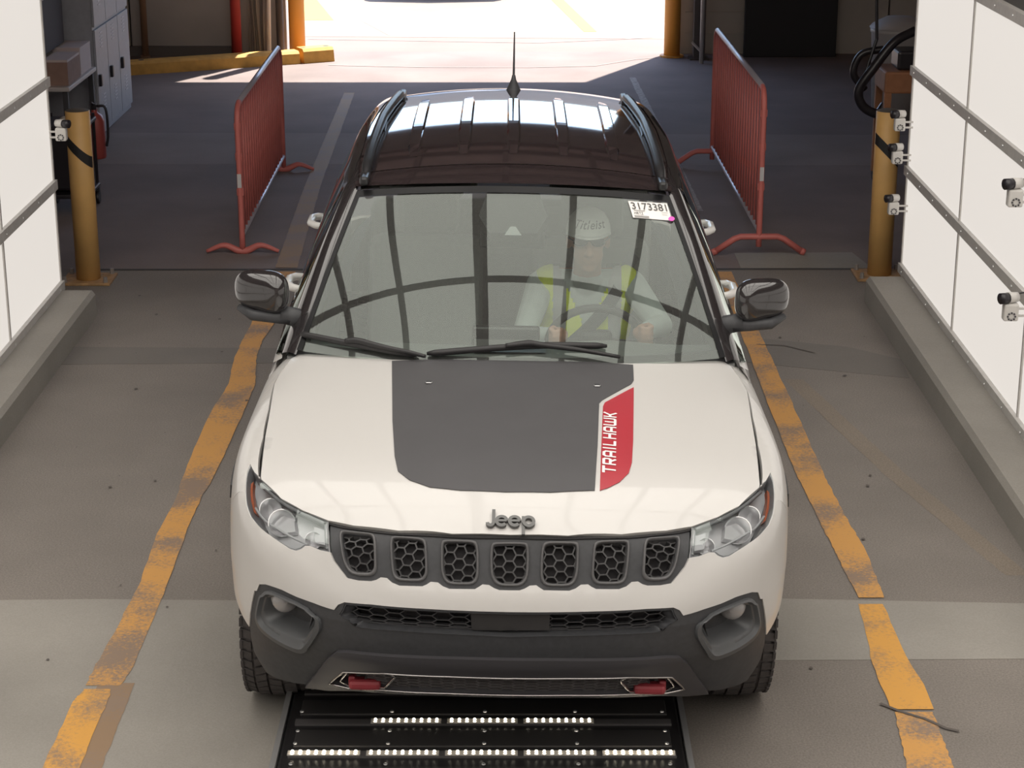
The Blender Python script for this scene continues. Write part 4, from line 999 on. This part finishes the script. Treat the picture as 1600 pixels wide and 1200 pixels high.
def fuse(b, voxel, sm=4):
    """one continuous skin over the overlapping forms"""
    o = obj('fuse', b.v, b.f)
    bm = bmesh.new(); bm.from_mesh(o.data); bmesh.ops.remove_doubles(bm, verts=bm.verts, dist=1e-5); bmesh.ops.recalc_face_normals(bm, faces=bm.faces); bm.to_mesh(o.data); bm.free()
    md = o.modifiers.new('r', 'REMESH'); md.mode = 'VOXEL'; md.voxel_size = voxel
    ms = o.modifiers.new('s', 'SMOOTH'); ms.iterations = sm; ms.factor = .5
    bpy.context.view_layer.update()
    me = bpy.data.meshes.new_from_object(o.evaluated_get(bpy.context.evaluated_depsgraph_get()))
    v = [tuple(p.co) for p in me.vertices]; f = [tuple(p.vertices) for p in me.polygons]
    old = o.data; bpy.data.objects.remove(o); bpy.data.meshes.remove(old); bpy.data.meshes.remove(me)
    return v, f
HX, HY, HZ = .305, 2.27, 1.262           # head centre
SKIN = mat('skin', (.46, .25, .18), .55); SHIRT = mat('pale_shirt', (.52, .57, .56), .8, noise=.06); TROUS = mat('dark_trousers', (.05, .055, .07), .85)
person = empty('person', (HX, 2.42, .58), 'person in a white cap, sunglasses and yellow hi-vis vest sitting at the steering wheel', 'person')
def plocal(v): return [(x-HX, y-2.42, z-.58) for x, y, z in v]
torso = [((.305, 2.50, .72), .150, (.305, 2.47, .86), .150), ((.22, 2.45, .98), .105, (.39, 2.45, .98), .105), ((.16, 2.43, 1.055), .062, (.45, 2.43, 1.055), .062), ((.25, 2.46, .86), .12, (.25, 2.45, 1.0), .10), ((.36, 2.46, .86), .12, (.36, 2.45, 1.0), .10)]
b = MB()
for q in torso: capsule(b, *q)
for sx_ in (.21, .40): capsule(b, (sx_, 2.45, .66), .095, (sx_, 2.06, .68), .07); capsule(b, (sx_, 2.06, .68), .065, (sx_, 1.92, .50), .05)
capsule(b, (HX, 2.40, 1.06), .062, (HX, 2.30, 1.18), .055)                     # neck
ellip(b, (HX, HY+.01, HZ+.035), (.076, .096, .098)); ellip(b, (HX, HY-.02, HZ-.045), (.060, .070, .062)); ellip(b, (HX, HY-.06, HZ-.088), (.030, .025, .022))
capsule(b, (HX, HY-.088, HZ+.012), .010, (HX, HY-.108, HZ-.022), .015, 8)        # nose
for q in (-1, 1): ellip(b, (HX+q*.078, HY+.02, HZ), (.012, .022, .034), 10); ellip(b, (HX+q*.014, HY-.098, HZ-.026), (.010, .010, .008), 8)
ellip(b, (HX, HY-.086, HZ-.052), (.026, .010, .006), 10); ellip(b, (HX, HY-.084, HZ-.063), (.022, .010, .006), 10)
ARMS = {-1: ((.12, 2.43, 1.045), (.045, 2.22, .885), (.165, 2.00, .955)), 1: ((.49, 2.43, 1.045), (.60, 2.22, .93), (.515, 1.99, .975))}
for q, (sh, el, ha) in ARMS.items():
    capsule(b, sh, .062, el, .048); capsule(b, el, .047, ha, .032)
    h = Vector(ha); d_ = (h-Vector(el)).normalized(); pc = h+d_*.055
    capsule(b, h+d_*.01, .026, pc, .030)
    for k in range(4):             # fingers close round the rim
        f0 = pc+Vector((-q*.002, -.01, .028-.019*k)); ln = (.036, .040, .038, .030)[k]
        f1 = f0+Vector((q*.006, -ln, .004)); f2 = f1+Vector((q*.026, -.006, -.004)); f3 = f2+Vector((q*.016, .020, -.003))
        capsule(b, f0, .0095, f1, .009, 8); capsule(b, f1, .009, f2, .0085, 8); capsule(b, f2, .0085, f3, .008, 8)
    t0 = pc+Vector((q*.012, .0, .026)); t1 = t0+Vector((q*.020, -.024, .014)); capsule(b, t0, .011, t1, .010, 8); capsule(b, t1, .010, t1+Vector((q*.012, -.024, -.002)), .009, 8)
v, f = fuse(b, .0065, 4)
def cls(c_):
    x, y, z = c_
    if z > 1.115 and abs(x-HX) < .12: return 0
    for q, (sh, el, ha) in ARMS.items():
        if (Vector(c_)-Vector(ha)).dot((Vector(ha)-Vector(el)).normalized()) > -.004 and (Vector(c_)-Vector(ha)).length < .16 and y < 2.05 and z > .8: return 0
    return 2 if z < .74 and y < 2.60 and not (z > .70 and y > 2.4) else 1
va = np.array(v); fm = [cls(va[list(q)].mean(0)) for q in f]
obj('body', plocal(v), f, None, person, True, [SKIN, SHIRT, TROUS], fm)
b = MB()
for q in torso: capsule(b, q[0], q[1]+.016, q[2], q[3]+.016)
v, f = fuse(b, .009, 6); va = np.array(v)
VY = mat('hi_vis_yellow', (.74, .84, .04), .7); VG = mat('reflective_tape', (.42, .42, .43), .45)
keep = []; fm = []
for q in f:
    c_ = va[list(q)].mean(0); dx = abs(c_[0]-HX)
    if c_[2] < .66 or dx > .205+.04*(c_[2] < .95): continue
    if c_[1] < 2.44 and dx < .014+max(0, (c_[2]-.90))*.42: continue
    if c_[2] > 1.13 or (c_[2] > 1.05 and dx < .085): continue
    keep.append(q); fm.append(1 if .085 < dx < .140 or (.74 < c_[2] < .79) else 0)
used = sorted({i for q in keep for i in q}); mp = {k: i for i, k in enumerate(used)}
obj('hi_vis_vest', plocal(va[used]), [[mp[i] for i in q] for q in keep], None, person, True, [VY, VG], fm)
# cap
CAPM = mat('cap_white', (.66, .66, .64), .8)
b = MB(); v = []; nA, nB_ = 32, 10
for i in range(nA):
    a = 2*PI*i/nA
    for j in range(nB_+1):
        ph = PI/2*j/nB_; v.append((HX+.089*math.cos(ph)*math.cos(a), HY+.012+.108*math.cos(ph)*math.sin(a), HZ+.045+.098*math.sin(ph)**.9))
b.add(v, [(i*(nB_+1)+j, ((i+1) % nA)*(nB_+1)+j, ((i+1) % nA)*(nB_+1)+j+1, i*(nB_+1)+j+1) for i in range(nA) for j in range(nB_)])
cap = b.build('cap', CAPM, person, True); cap.location = (-HX, -2.42, -.58)
v = []; nb_ = 17
for lay in (0, 1):
    for i in range(nb_):
        a = PI+PI*i/(nb_-1)
        for k in (0, .5, 1.):
            v.append((HX+.089*math.cos(a)*(1+.02*k), HY+.012+.108*math.sin(a)*(1+.62*k*abs(math.sin(a))**1.2), HZ+.047-.010*k+.016*k*abs(math.sin(a))-.004*lay))
n3 = nb_*3
ff = [(i*3+j, (i+1)*3+j, (i+1)*3+j+1, i*3+j+1) for i in range(nb_-1) for j in range(2)]; ff += [tuple(n3+q for q in g[::-1]) for g in ff]+[(i*3+2, (i+1)*3+2, n3+(i+1)*3+2, n3+i*3+2) for i in range(nb_-1)]
obj('cap_brim', v, ff, CAPM, cap, True)
vt, ft = text_mesh('Titleist', .046, .0004, 0, .3, 1.12)
def capwrap(p):
    a = -PI/2+p.x/.094; zz = HZ+.090+p.y; ph = math.asin(min(.98, max(0, (zz-HZ-.045)/.098))**(1/.9)); r = math.cos(ph)+.02
    return (HX+.089*r*math.cos(a), HY+.012+.108*r*math.sin(a), zz)
obj('cap_lettering', [capwrap(p) for p in vt], ft, mat('cap_ink', (.03, .03, .035), .7), cap)
gl_ = MB()
for q in (-1, 1): ellip(gl_, (HX+q*.034, HY-.088+.006, HZ+.022), (.031, .010, .020), 14)
sg = gl_.build('sunglasses', mat('shade_lens', (.02, .03, .04), .08, coat=1), person, True); sg.location = (-HX, -2.42, -.58)
for q in (-1, 1): MB().tube([(HX+q*.064, HY-.080, HZ+.028), (HX+q*.082, HY-.03, HZ+.028), (HX+q*.082, HY+.03, HZ+.022)], .003, 6).build('temple', mat('shade_frame', (.02, .02, .02), .4), sg)
MB().tube([(HX-.012, HY-.090, HZ+.028), (HX+.012, HY-.090, HZ+.028)], .003, 6).build('bridge', MATS['shade_frame'], sg)
# seat belt across the chest
bp_ = [(.515, 2.60, 1.14), (.47, 2.43, 1.125), (.42, 2.345, 1.03), (.34, 2.305, .93), (.25, 2.30, .84), (.14, 2.34, .74), (.09, 2.42, .66)]
q = crom(bp_, 40); v = []
for p in q: v += [tuple(p+np.array([-.019, -.006, .019])), tuple(p+np.array([.019, -.006, -.019]))]
obj('seat_belt', v, [(2*i, 2*i+1, 2*i+3, 2*i+2) for i in range(len(q)-1)], mat('belt_grey', (.07, .07, .075), .7), CAR)
# ------------------------------------------------------------------ underbody scanner
SCB = mat('scanner_black', (.018, .017, .018), .35, noise=.15, nscale=10); SCS = mat('scanner_strip', (.04, .038, .038), .3)
scn = empty('undercarriage_scanner', (-.095, .3, 0), 'low black undercarriage scanner with rows of lit white lamps in front of the car', 'scanner')
def sc(o): o.location = Vector((.095, -.3, 0)); return o
sc(MB().bbox((-.095, .35, .04), (1.30, 3.0, .08), .01).build('housing', SCB, scn))
for q in (-1, 1):
    sc(MB().box((-.095+q*.662, .35, .045), (.018, 3.0, .09)).build('side_rail', mat('rail_aluminium', (.5, .5, .5), .4, metal=.7), scn))
for y, h in ((.10, .10), (.34, .11), (.555, .10), (.75, .2)): sc(MB().bbox((-.095, y, .083), (1.22, h, .010), .003).build('cover_strip', SCS, scn))
LED = mat('led_lit', (.9, .9, .85), .3, emit=(1, .90, .72), estr=5.0); LEDB = mat('led_board', (.45, .42, .38), .5); LEDHOT = mat('led_lit_strong', (.9, .9, .85), .3, emit=(1, .88, .68), estr=14.0)
for y, mods in ((.235, range(5)), (.452, range(1, 4))):
    sc(MB().box((-.095, y, .084), (1.24, .034, .008)).build('lamp_channel', mat('channel_grey', (.09, .085, .085), .4), scn))
    for k in mods:
        x0 = -.721+.005+k*.2515; hot = y < .3 and k in (0, 4)
        m_ = sc(MB().box((x0+.115, y, .089), (.232, .030, .004)).build('lamp_module', LEDB, scn))
        bb = MB()
        for i in range(9):
            for e in (-1, 1): bb.lathe([(0, .006), (.004, .0040), (.0055, 0)], (x0+.014+i*.0253, y+e*.0072, .091), 'z', 8)
        lo = bb.build('led', LEDHOT if hot else LED, m_); tag(lo, kind='stuff')
for x in (-.70, -.40, -.09, .21, .50):
    for y in (.165, .30, .385, .52): sc(MB().lathe([(0, .004), (.006, .003), (.007, 0)], (x, y, .088), 'z', 8).build('screw', SCREW, scn))
# ------------------------------------------------------------------ bollards
BOLY = mat('bollard_yellow', (.62, .37, .13), .5, noise=.08, nscale=6); TAPE = mat('black_tape', (.015, .015, .016), .5); BASEM = mat('rusty_base', (.34, .20, .09), .7, noise=.3, nscale=25)
def bollard(x, y, h, label, sl):
    r = empty('bollard', (x, y, 0), label, 'bollard', None)
    MB().lathe([(0, .012), (.074, .012), (.074, h-.004), (.066, h-.001)], (0, 0, 0), 'z', 28).build('post', BOLY, r, True)
    MB().lathe([(0, h+.012), (.04, h+.010), (.070, h)], (0, 0, 0), 'z', 28).build('cap', mat('bollard_cap', (.10, .085, .07), .7), r, True)
    bp0 = MB().bbox((0, 0, .008), (.31, .27, .016), .004).build('base_plate', BASEM, r)
    for i in (-1, 1):
        for j in (-1, 1): MB().lathe([(0, .05), (.012, .05), (.014, .016)], (i*.125, j*.105, 0), 'z', 6).build('anchor_bolt', mat('bolt_steel', (.35, .32, .30), .5, metal=.6), bp0)
    n = 28; v = []
    for i in range(n+1):
        a = -PI*.95+PI*.9*i/n; z0 = h-.24+sl*.075*math.cos(a)
        for dz in (-.035, .035): v.append((.0755*math.cos(a), .0755*math.sin(a), z0+dz))
    obj('tape_stripe', v, [(2*i, 2*i+2, 2*i+3, 2*i+1) for i in range(n)], TAPE, r, True)
bollard(-2.62, 6.40, 1.06, 'yellow steel bollard with black tape, standing in front of the black utility cart', -1)
bollard(2.29, 6.50, 1.04, 'yellow steel bollard with black tape, beside the three small wall-end cameras', -1)
# ------------------------------------------------------------------ crowd barriers
BRED = mat('barrier_red', (.52, .145, .125), .5, noise=.08, nscale=8); BSTEEL = mat('worn_steel_edge', (.42, .40, .45), .35, metal=.4)
def barrier(x0, y0, x1, y1, h, zb, label, foot):
    L = math.hypot(x1-x0, y1-y0); r = empty('crowd_barrier', (x0, y0, 0), label, 'barrier', 'red crowd barriers'); r.rotation_euler = (0, 0, math.atan2(y1-y0, x1-x0))
    R0 = .12; pts = [(0, 0, zb-.1)]+[(0, 0, z) for z in np.linspace(zb, h-R0, 4)]+[(R0-R0*math.cos(a), 0, h-R0+R0*math.sin(a)) for a in np.linspace(.2, PI/2, 6)]+[(L-R0+R0*math.sin(a), 0, h-R0+R0*math.cos(a)) for a in np.linspace(0, PI/2-.2, 6)]+[(L, 0, z) for z in np.linspace(h-R0, zb-.1, 4)]
    fr_ = MB().tube(pts, .019, 8).build('frame', BRED, r, True)
    MB().tube([(R0, 0, h+.004), (L-R0, 0, h+.004)], .0185, 8).build('top_rail', BSTEEL, fr_, True)
    MB().tube([(0, 0, zb), (L, 0, zb)], .016, 8).build('bottom_rail', BSTEEL, r, True)
    n = 21; base = None
    for i in range(1, n):
        if base is None: base = MB().tube([(0, 0, zb), (0, 0, h-.01)], .0085, 6).build('bar', BRED, r, True); o = base
        else: o = base.copy(); C.objects.link(o); o.parent = r
        o.location = (L*i/n, 0, 0)
    for x in (.0, L):
        if foot == 'wave':
            q = crom([(x, -.235, .015), (x, -.12, .055), (x, -.03, .02), (x, .03, .02), (x, .12, .055), (x, .235, .015)], 30); rr = [.012+.012*math.sin(PI*i/(len(q)-1)) for i in range(len(q))]
            MB().tube([tuple(p) for p in q], rr, 8).build('foot', BRED, r, True); MB().tube([(x, 0, .02), (x, 0, zb)], .018, 8).build('foot_post', BRED, r, True)
        else:
            MB().tube([(x, -.29, .02), (x, -.16, .11), (x, -.12, .125), (x, .12, .125), (x, .16, .11), (x, .29, .02)], .021, 8).build('foot', BRED, r, True)
            for e in (-1, 1): MB().tube([(x, e*.275, .03), (x, e*.30, .018)], .024, 8).build('foot_tip', BRED, r, True)
    for z in (h*.42, h*.66, h*.86): MB().bbox((0, 0, z), (.012, .046, .05), .006).build('hinge_clip', BRED, r)
    MB().box((-.0205, 0, h*.50), (.003, .026, .09)).build('label_plate', mat('plate_grey', (.5, .48, .48), .5), r)
barrier(-1.755, 7.08, -1.775, 9.68, .97, .12, 'red steel crowd barrier on low curved feet, on the lockers side of the lane', 'wave')
barrier(1.60, 7.03, 1.57, 9.85, 1.08, .16, 'red steel crowd barrier on tall angled bridge feet, on the hose-cart side of the lane', 'bridge')
# ------------------------------------------------------------------ inspection cameras
CAMW = mat('camera_white', (.62, .60, .57), .5); CAMB = mat('camera_black', (.02, .018, .022), .3)
def mini_cam(x, y, z, wallx, label, k=1., group=None, cable=False):
    r = empty('inspection_camera', (x, y, z), label, 'camera', group); s = 1 if wallx > x else -1
    MB().bbox((0, 0, -.03*k), (.062*k, .05*k, .075*k), .008).build('mount_body', CAMW, r)
    MB().lathe([(.010*k, -.002), (.017*k, -.003), (.019*k, 0)], (0, -.025*k, -.045*k), 'y', 14).build('dial_ring', mat('dial_grey', (.35, .34, .33), .5), r)
    for i in range(8): a = 2*PI*i/8; MB().lathe([(0, -.003), (.0035*k, -.002), (.004*k, 0)], (.016*k*math.cos(a), -.0275*k, -.045*k+.016*k*math.sin(a)), 'y', 6).build('dial_dot', CAMB, r)
    hd = MB().tube([(s*.028*k, .015, .030*k), (-s*.015*k, -.004, .030*k)], [.021*k, .025*k], 12).build('camera_head', CAMW, r, True)
    MB().tube([(-s*.012*k, -.003, .030*k), (-s*.05*k, -.018, .030*k)], [.023*k, .024*k], 12).build('lens_barrel', CAMB, hd, True)
    for dz in (-.018, -.05): MB().tube([(s*.02, .005, dz*k), (wallx-x, .005, dz*k)], .006, 6).build('bracket_arm', CAMW, r)
    if cable: MB().tube(crom([(s*.03*k, .01, .045*k), (s*.06*k, .0, .05*k), (s*.085*k, .0, .01*k), (wallx-x, .0, -.03*k)], 20), .004, 6).build('cable', CAMB, r, True)
mini_cam(2.265, 6.02, 1.075, 2.36, 'white camera with black lens at the wall end, topmost of the three by the bollard', 1., 'wall-end cameras')
mini_cam(2.262, 6.02, .88, 2.36, 'white camera with black lens at the wall end, middle one of three by the bollard', 1., 'wall-end cameras')
mini_cam(2.258, 6.02, .575, 2.36, 'white camera with black lens at the wall end, lowest of the three by the bollard', 1., 'wall-end cameras')
mini_cam(2.20, 3.06, 1.30, 2.33, 'white camera with a looped black cable on the lit panel wall, above another camera', 1.05, 'wall cameras', True)
mini_cam(2.20, 2.98, .805, 2.33, 'white camera with a looped black cable on the lit panel wall, below another camera', 1.05, 'wall cameras', True)
mini_cam(-2.555, 5.665, 1.085, -2.64, 'small lone white camera at the wall end, in front of the utility cart', 1.)
# ------------------------------------------------------------------ lockers, bench and clutter
LOCK = mat('locker_grey', (.34, .35, .38), .45, noise=.05); LOCKD = mat('dark_steel', (.05, .05, .055), .6)
lk = empty('locker_bank', (-3.70, 11.75, 0), 'grey steel locker bank with vent slots and black latches', 'locker')
def ll(o): o.location = (3.70, -11.75, 0); return o
ll(MB().box((-3.72, 11.75, .91), (.48, 1.48, 1.80)).build('body', LOCK, lk))
for i in range(3):
    for j in range(2):
        yc = 11.02+.2433+.4866*i; z0 = .06 if j == 0 else .93
        d_ = ll(MB().bbox((-3.47, yc, z0+.42), (.02, .475, .845), .004).build('locker_door', LOCK, lk))
        for zz in (z0+.16, z0+.68):
            vb = MB()
            for k in range(5): vb.box((-3.459, yc, zz+.03*k), (.004, .10, .010))
            tag(vb.build('vent_slots', mat('vent_pale', (.55, .55, .57), .5), d_), kind='stuff')
        MB().bbox((-3.45, yc-.17, z0+.42), (.03, .05, .10), .008).build('latch', CAMB, d_)
tb = empty('work_bench', (-3.8, 10.42, 0), 'pale-topped work bench carrying cartons beside the grey lockers', 'bench')
def tl(o): o.location = (3.8, -10.42, 0); return o
tl(MB().bbox((-3.85, 10.42, .60), (.80, 1.05, .035), .006).build('bench_top', mat('bench_top', (.50, .46, .44), .5), tb))
for i in (-1, 1):
    for j in (-1, 1): tl(MB().box((-3.85+i*.36, 10.42+j*.48, .29), (.04, .04, .585)).build('leg', LOCKD, tb))
tl(MB().box((-4.2, 10.42, .3), (.02, .95, .5)).build('back_panel', LOCKD, tb))
CARD = mat('cardboard', (.30, .19, .15), .85, noise=.1, nscale=12); CARDL = mat('carton_white', (.55, .46, .44), .7)
def carton(x, y, z, d_, m_, label):
    r = empty('carton', (x, y, z), label, 'box', 'cartons on the bench'); MB().box((0, 0, d_[2]/2), d_).build('box', m_, r)
    MB().box((0, 0, d_[2]+.001), (d_[0]*1.01, d_[1]*1.01, .018)).build('lid_flap', CARDL, r); MB().box((0, 0, d_[2]+.011), (.05, d_[1]*1.0, .002)).build('packing_tape', mat('packing_tape', (.42, .34, .27), .3), r)
carton(-3.68, 10.20, .618, (.42, .44, .19), CARD, 'brown carton with pale lid at the bench end away from the lockers')
carton(-3.68, 10.70, .618, (.40, .40, .21), CARDL, 'pale carton on the bench right next to the lockers')
carton(-3.86, 10.42, .848, (.40, .70, .42), mat('dark_carton', (.06, .045, .045), .8), 'large dark carton stacked on top of the two smaller cartons')
ct = empty('utility_cart', (-3.14, 8.35, 0), 'black utility cart with clutter on its shelves, behind a yellow bollard and near the bench', 'cart')
for z in (.14, .62): MB().bbox((0, 0, z), (.34, .44, .03), .008).build('shelf', CAMB, ct)
MB().bbox((0, .02, .37), (.28, .36, .40), .02).build('bin_box', CAMB, ct)
for i in (-1, 1):
    for j in (-1, 1):
        MB().tube([(i*.15, j*.20, .12), (i*.15, j*.20, .66)], .012, 6).build('post', CAMB, ct); MB().lathe([(0, -.012), (.045, -.012), (.05, 0), (.045, .012), (0, .012)], (i*.15, j*.20, .05), 'x', 14).build('caster', CAMB, ct); MB().box((i*.15, j*.2, .10), (.03, .03, .06)).build('caster_fork', LOCKD, ct)
wd_ = empty('work_gloves', (-3.10, 8.28, .636), 'crumpled pale work gloves lying on the black utility cart', 'gloves')
for k in range(2):
    gb = MB(); ellip(gb, (-.03+.07*k, 0, .025), (.035, .06, .024), 12)
    for j in range(4): capsule(gb, (-.055+.07*k+.017*j, -.05, .025), .010, (-.058+.07*k+.019*j, -.10+.008*abs(j-1.5), .035+.01*k), .009, 8)
    v, f = fuse(gb, .006, 2); obj('glove', v, f, mat('glove_pale', (.55, .50, .42), .9), wd_, True)
fx = empty('fire_extinguisher', (-3.33, 10.2, 0), 'small red fire extinguisher standing on the floor by the bench', 'extinguisher')
MB().lathe([(0, 0), (.07, .0), (.075, .015), (.075, .30), (.06, .345), (.025, .37), (.022, .40)], (0, 0, 0), 'z', 22).build('cylinder', mat('extinguisher_red', (.36, .07, .06), .35), fx, True)
MB().bbox((0, 0, .415), (.04, .05, .05), .008).build('valve', CAMB, fx); MB().tube([(0, -.02, .44), (0, -.12, .47)], .010, 6).build('handle', CAMB, fx); MB().tube(crom([(.02, 0, .42), (.09, 0, .40), (.10, -.01, .2), (.085, -.02, .10)], 20), .011, 8).build('hose', CAMB, fx, True)
# ------------------------------------------------------------------ far end of the garage
ORG = mat('orange_post', (.70, .32, .06), .5); REDP = mat('red_pipe', (.45, .05, .045), .45)
def post(name, x, y, r_, h, m_, label, cat, group=None):
    o = empty(name, (x, y, 0), label, cat, group); MB().lathe([(0, 0), (r_, 0), (r_, h), (0, h)], (0, 0, 0), 'z', 18).build('shaft', m_, o, True); MB().lathe([(0, .02), (r_*1.5, .02), (r_*1.5, 0)], (0, 0, 0), 'z', 18).build('foot_ring', m_, o); return o
post('guard_post', -2.28, 15.60, .085, 3.2, ORG, 'thick orange guard post at the exit, standing behind the yellow kerb block', 'post')
post('guard_post', 1.70, 15.60, .085, 3.2, ORG, 'thick orange guard post at the exit, beside the dark column', 'post')
post('red_pipe', -2.90, 15.42, .055, 3.5, REDP, 'upright red pipe standing in front of the pale wall panels', 'pipe')
post('brown_pipe', -3.89, 15.55, .035, 3.5, mat('pipe_brown', (.34, .20, .12), .6), 'thin brown pipe standing against the pale wall panels', 'pipe')
post('downpipe', -2.47, 15.70, .04, 4.0, mat('pipe_dark', (.10, .09, .09), .5), 'dark grey downpipe beside the exit opening', 'pipe')
dc = empty('dark_column', (1.97, 15.45, 0), 'dark square steel column beside the exit opening', 'column'); MB().box((0, 0, 2.2), (.12, .16, 4.4)).build('shaft', mat('column_dark', (.07, .06, .06), .6), dc); MB().box((0, 0, .01), (.2, .22, .02)).build('base_plate', MATS['column_dark'], dc)
wp = empty('white_stand', (1.97, 15.12, 0), 'slim pale upright stand with cross braces near the dark column', 'stand')
MB().tube([(0, 0, 0), (0, 0, 2.6)], .022, 8).build('upright', mat('stand_pale', (.42, .40, .40), .5), wp, True); MB().tube([(0, 0, .12), (-.10, .02, .22)], .014, 6).build('brace', MATS['stand_pale'], wp); MB().tube([(0, 0, .9), (-.10, .02, 1.0)], .014, 6).build('brace', MATS['stand_pale'], wp)
bd_ = empty('black_board', (2.95, 15.60, 0), 'large black board leaning in front of the cream wall', 'board'); MB().bbox((0, 0, 1.1), (.98, .06, 2.2), .01).build('panel', mat('board_black', (.012, .011, .013), .6), bd_); MB().box((0, -.032, 2.15), (.98, .01, .05)).build('top_batten', LOCKD, bd_)
# folded tarpaulin
n = 30; v = []
for i in range(n+1):
    u = i/n; x = -2.80+.22*u; 
    for z in np.linspace(.02, 3.0, 14): v.append((x+.02*math.sin(z*3+u*5), 15.60+.035*math.sin(u*19+z*.7)+.02*math.sin(u*43+z*2), z))
v2 = [(a, b_+.012, c_) for a, b_, c_ in v]; m14 = len(v); ff = [(i*14+j, (i+1)*14+j, (i+1)*14+j+1, i*14+j+1) for i in range(n) for j in range(13)]
tp = obj('tarpaulin', v+v2, ff+[tuple(q+m14 for q in g[::-1]) for g in ff], mat('tarp_beige', (.30, .26, .23), .7), None, True); tag(tp, 'beige tarpaulin hanging in folds between the red pipe and the downpipe', 'tarpaulin')
for dx, lb in ((0, 'white leaning pole touching the downpipe at the exit'), ):
    lp = empty('leaning_pole', (-2.56, 15.40, 0), lb, 'pole'); MB().tube([(0, 0, .02), (.05, .14, 2.6)], .022, 8).build('shaft', mat('pole_white', (.62, .58, .56), .4), lp, True); MB().lathe([(0, 0), (.04, 0), (.04, .03), (0, .03)], (0, 0, 0), 'z', 12).build('foot', LOCKD, lp)
KY = mat('kerb_yellow', (.66, .36, .08), .7, noise=.15, nscale=10)
def kerb_block(a, b_, wd, h, label):
    a, b_ = Vector((*a, 0)), Vector((*b_, 0)); d_ = (b_-a); L = d_.length; r = empty('kerb_block', tuple((a+b_)/2), label, 'kerb', 'yellow kerb blocks'); r.rotation_euler = (0, 0, math.atan2(d_.y, d_.x))
    MB().prism([(-wd/2, 0), (-wd/2+.02, h*.8), (-wd/2+.05, h), (wd/2-.05, h), (wd/2-.02, h*.8), (wd/2, 0)], 'x', -L/2, L/2).build('block', KY, r)
    for q in (-1, 1): MB().lathe([(0, h+.002), (.03, h+.002), (.03, h-.01)], (q*L*.38, 0, 0), 'z', 10).build('pin_hole', LOCKD, r)
kerb_block((-3.95, 14.42), (-2.25, 15.20), .24, .13, 'long yellow kerb block running from the wall panels to the exit')
kerb_block((-2.22, 15.22), (-1.92, 15.38), .26, .15, 'short yellow end kerb block beside the orange guard post')
bn = empty('waste_bin', (3.40, 12.0, 0), 'pale grey round waste bin behind the orange hose cart', 'bin'); MB().lathe([(0, 0), (.20, 0), (.24, .75), (.25, .76), (.25, .80), (.22, .80)], (0, 0, 0), 'z', 26).build('drum', mat('bin_grey', (.40, .38, .37), .5), bn, True); MB().lathe([(0, .90), (.12, .89), (.235, .83), (.26, .80)], (0, 0, 0), 'z', 26).build('lid', mat('bin_grey', (.4, .38, .37), .5), bn, True)
hc = empty('hose_cart', (2.86, 9.2, 0), 'orange hose cart with thick black hoses behind the wall-end bollard', 'cart')
CRT = mat('cart_orange', (.34, .15, .07), .6, noise=.1)
MB().bbox((.05, 0, .80), (.36, .42, .16), .015).build('tray', CRT, hc)
for i in (-1, 1):
    for j in (-1, 1): MB().box((.05+i*.15, j*.18, .40), (.05, .05, .66)).build('leg', CRT, hc); MB().lathe([(0, -.015), (.05, -.015), (.055, 0), (.05, .015), (0, .015)], (.05+i*.15, j*.18, .055), 'x', 14).build('wheel', CAMB, hc)
MB().bbox((.08, 0, .95), (.22, .28, .14), .02).build('motor_box', CAMB, hc)
MB().tube(crom([(.10, -.05, 1.16), (-.06, -.1, 1.08), (-.20, -.12, .90), (-.30, -.12, .74), (-.27, -.12, .62), (-.16, -.12, .56), (-.10, -.1, .62)], 50), .035, 10).build('hose', CAMB, hc, True)
MB().tube([(-.20, -.05, 1.45), (-.18, -.06, 1.1), (-.30, -.10, .70)], .012, 8).build('hose_pole', CAMB, hc)
MB().tube(crom([(-.12, -.02, 1.02), (-.28, -.02, .98), (-.33, -.02, .84), (-.24, -.02, .72)], 30), .028, 10).build('hose', CAMB, hc, True)
# parked vehicle beyond the exit (its shadow falls across the yard in view)
pc_ = empty('parked_car', (-.9, 22.6, 0), 'dark parked car in the sunlit yard beyond the exit', 'car')
PCM = mat('parked_paint', (.05, .055, .065), .3, coat=.8)
sec = [(-2.15, .28), (-2.2, .5), (-2.12, .72), (-1.9, .82), (-1.0, .95), (-.35, 1.38), (.9, 1.42), (1.7, 1.0), (2.15, .92), (2.2, .4), (2.1, .28)]
v = []
for x, k, in ((-.86, .94), (-.78, .985), (0, 1.), (.78, .985), (.86, .94)):
    for y, z in sec: v.append((x*(1-.22*max(0, (z-.95)/.5)), y*k+.12*(x/.86)**2*(1 if y < 0 else -1), .28+(z-.28)*k))
m11 = len(sec); ff = [(i*m11+j, (i+1)*m11+j, (i+1)*m11+(j+1) % m11, i*m11+(j+1) % m11) for i in range(4) for j in range(m11)]+[tuple(range(m11)), tuple(4*m11+j for j in range(m11))[::-1]]
smooth_angle(obj('body', v, ff, PCM, pc_), 40)
for x in (-.78, .78):
    for y in (-1.35, 1.35): MB().lathe([(.0, -.1), (.2, -.1), (.31, -.09), (.32, 0), (.31, .09), (.2, .1), (0, .1)], (x, y, .32), 'x', 24).build('wheel', TYRE, pc_, True)
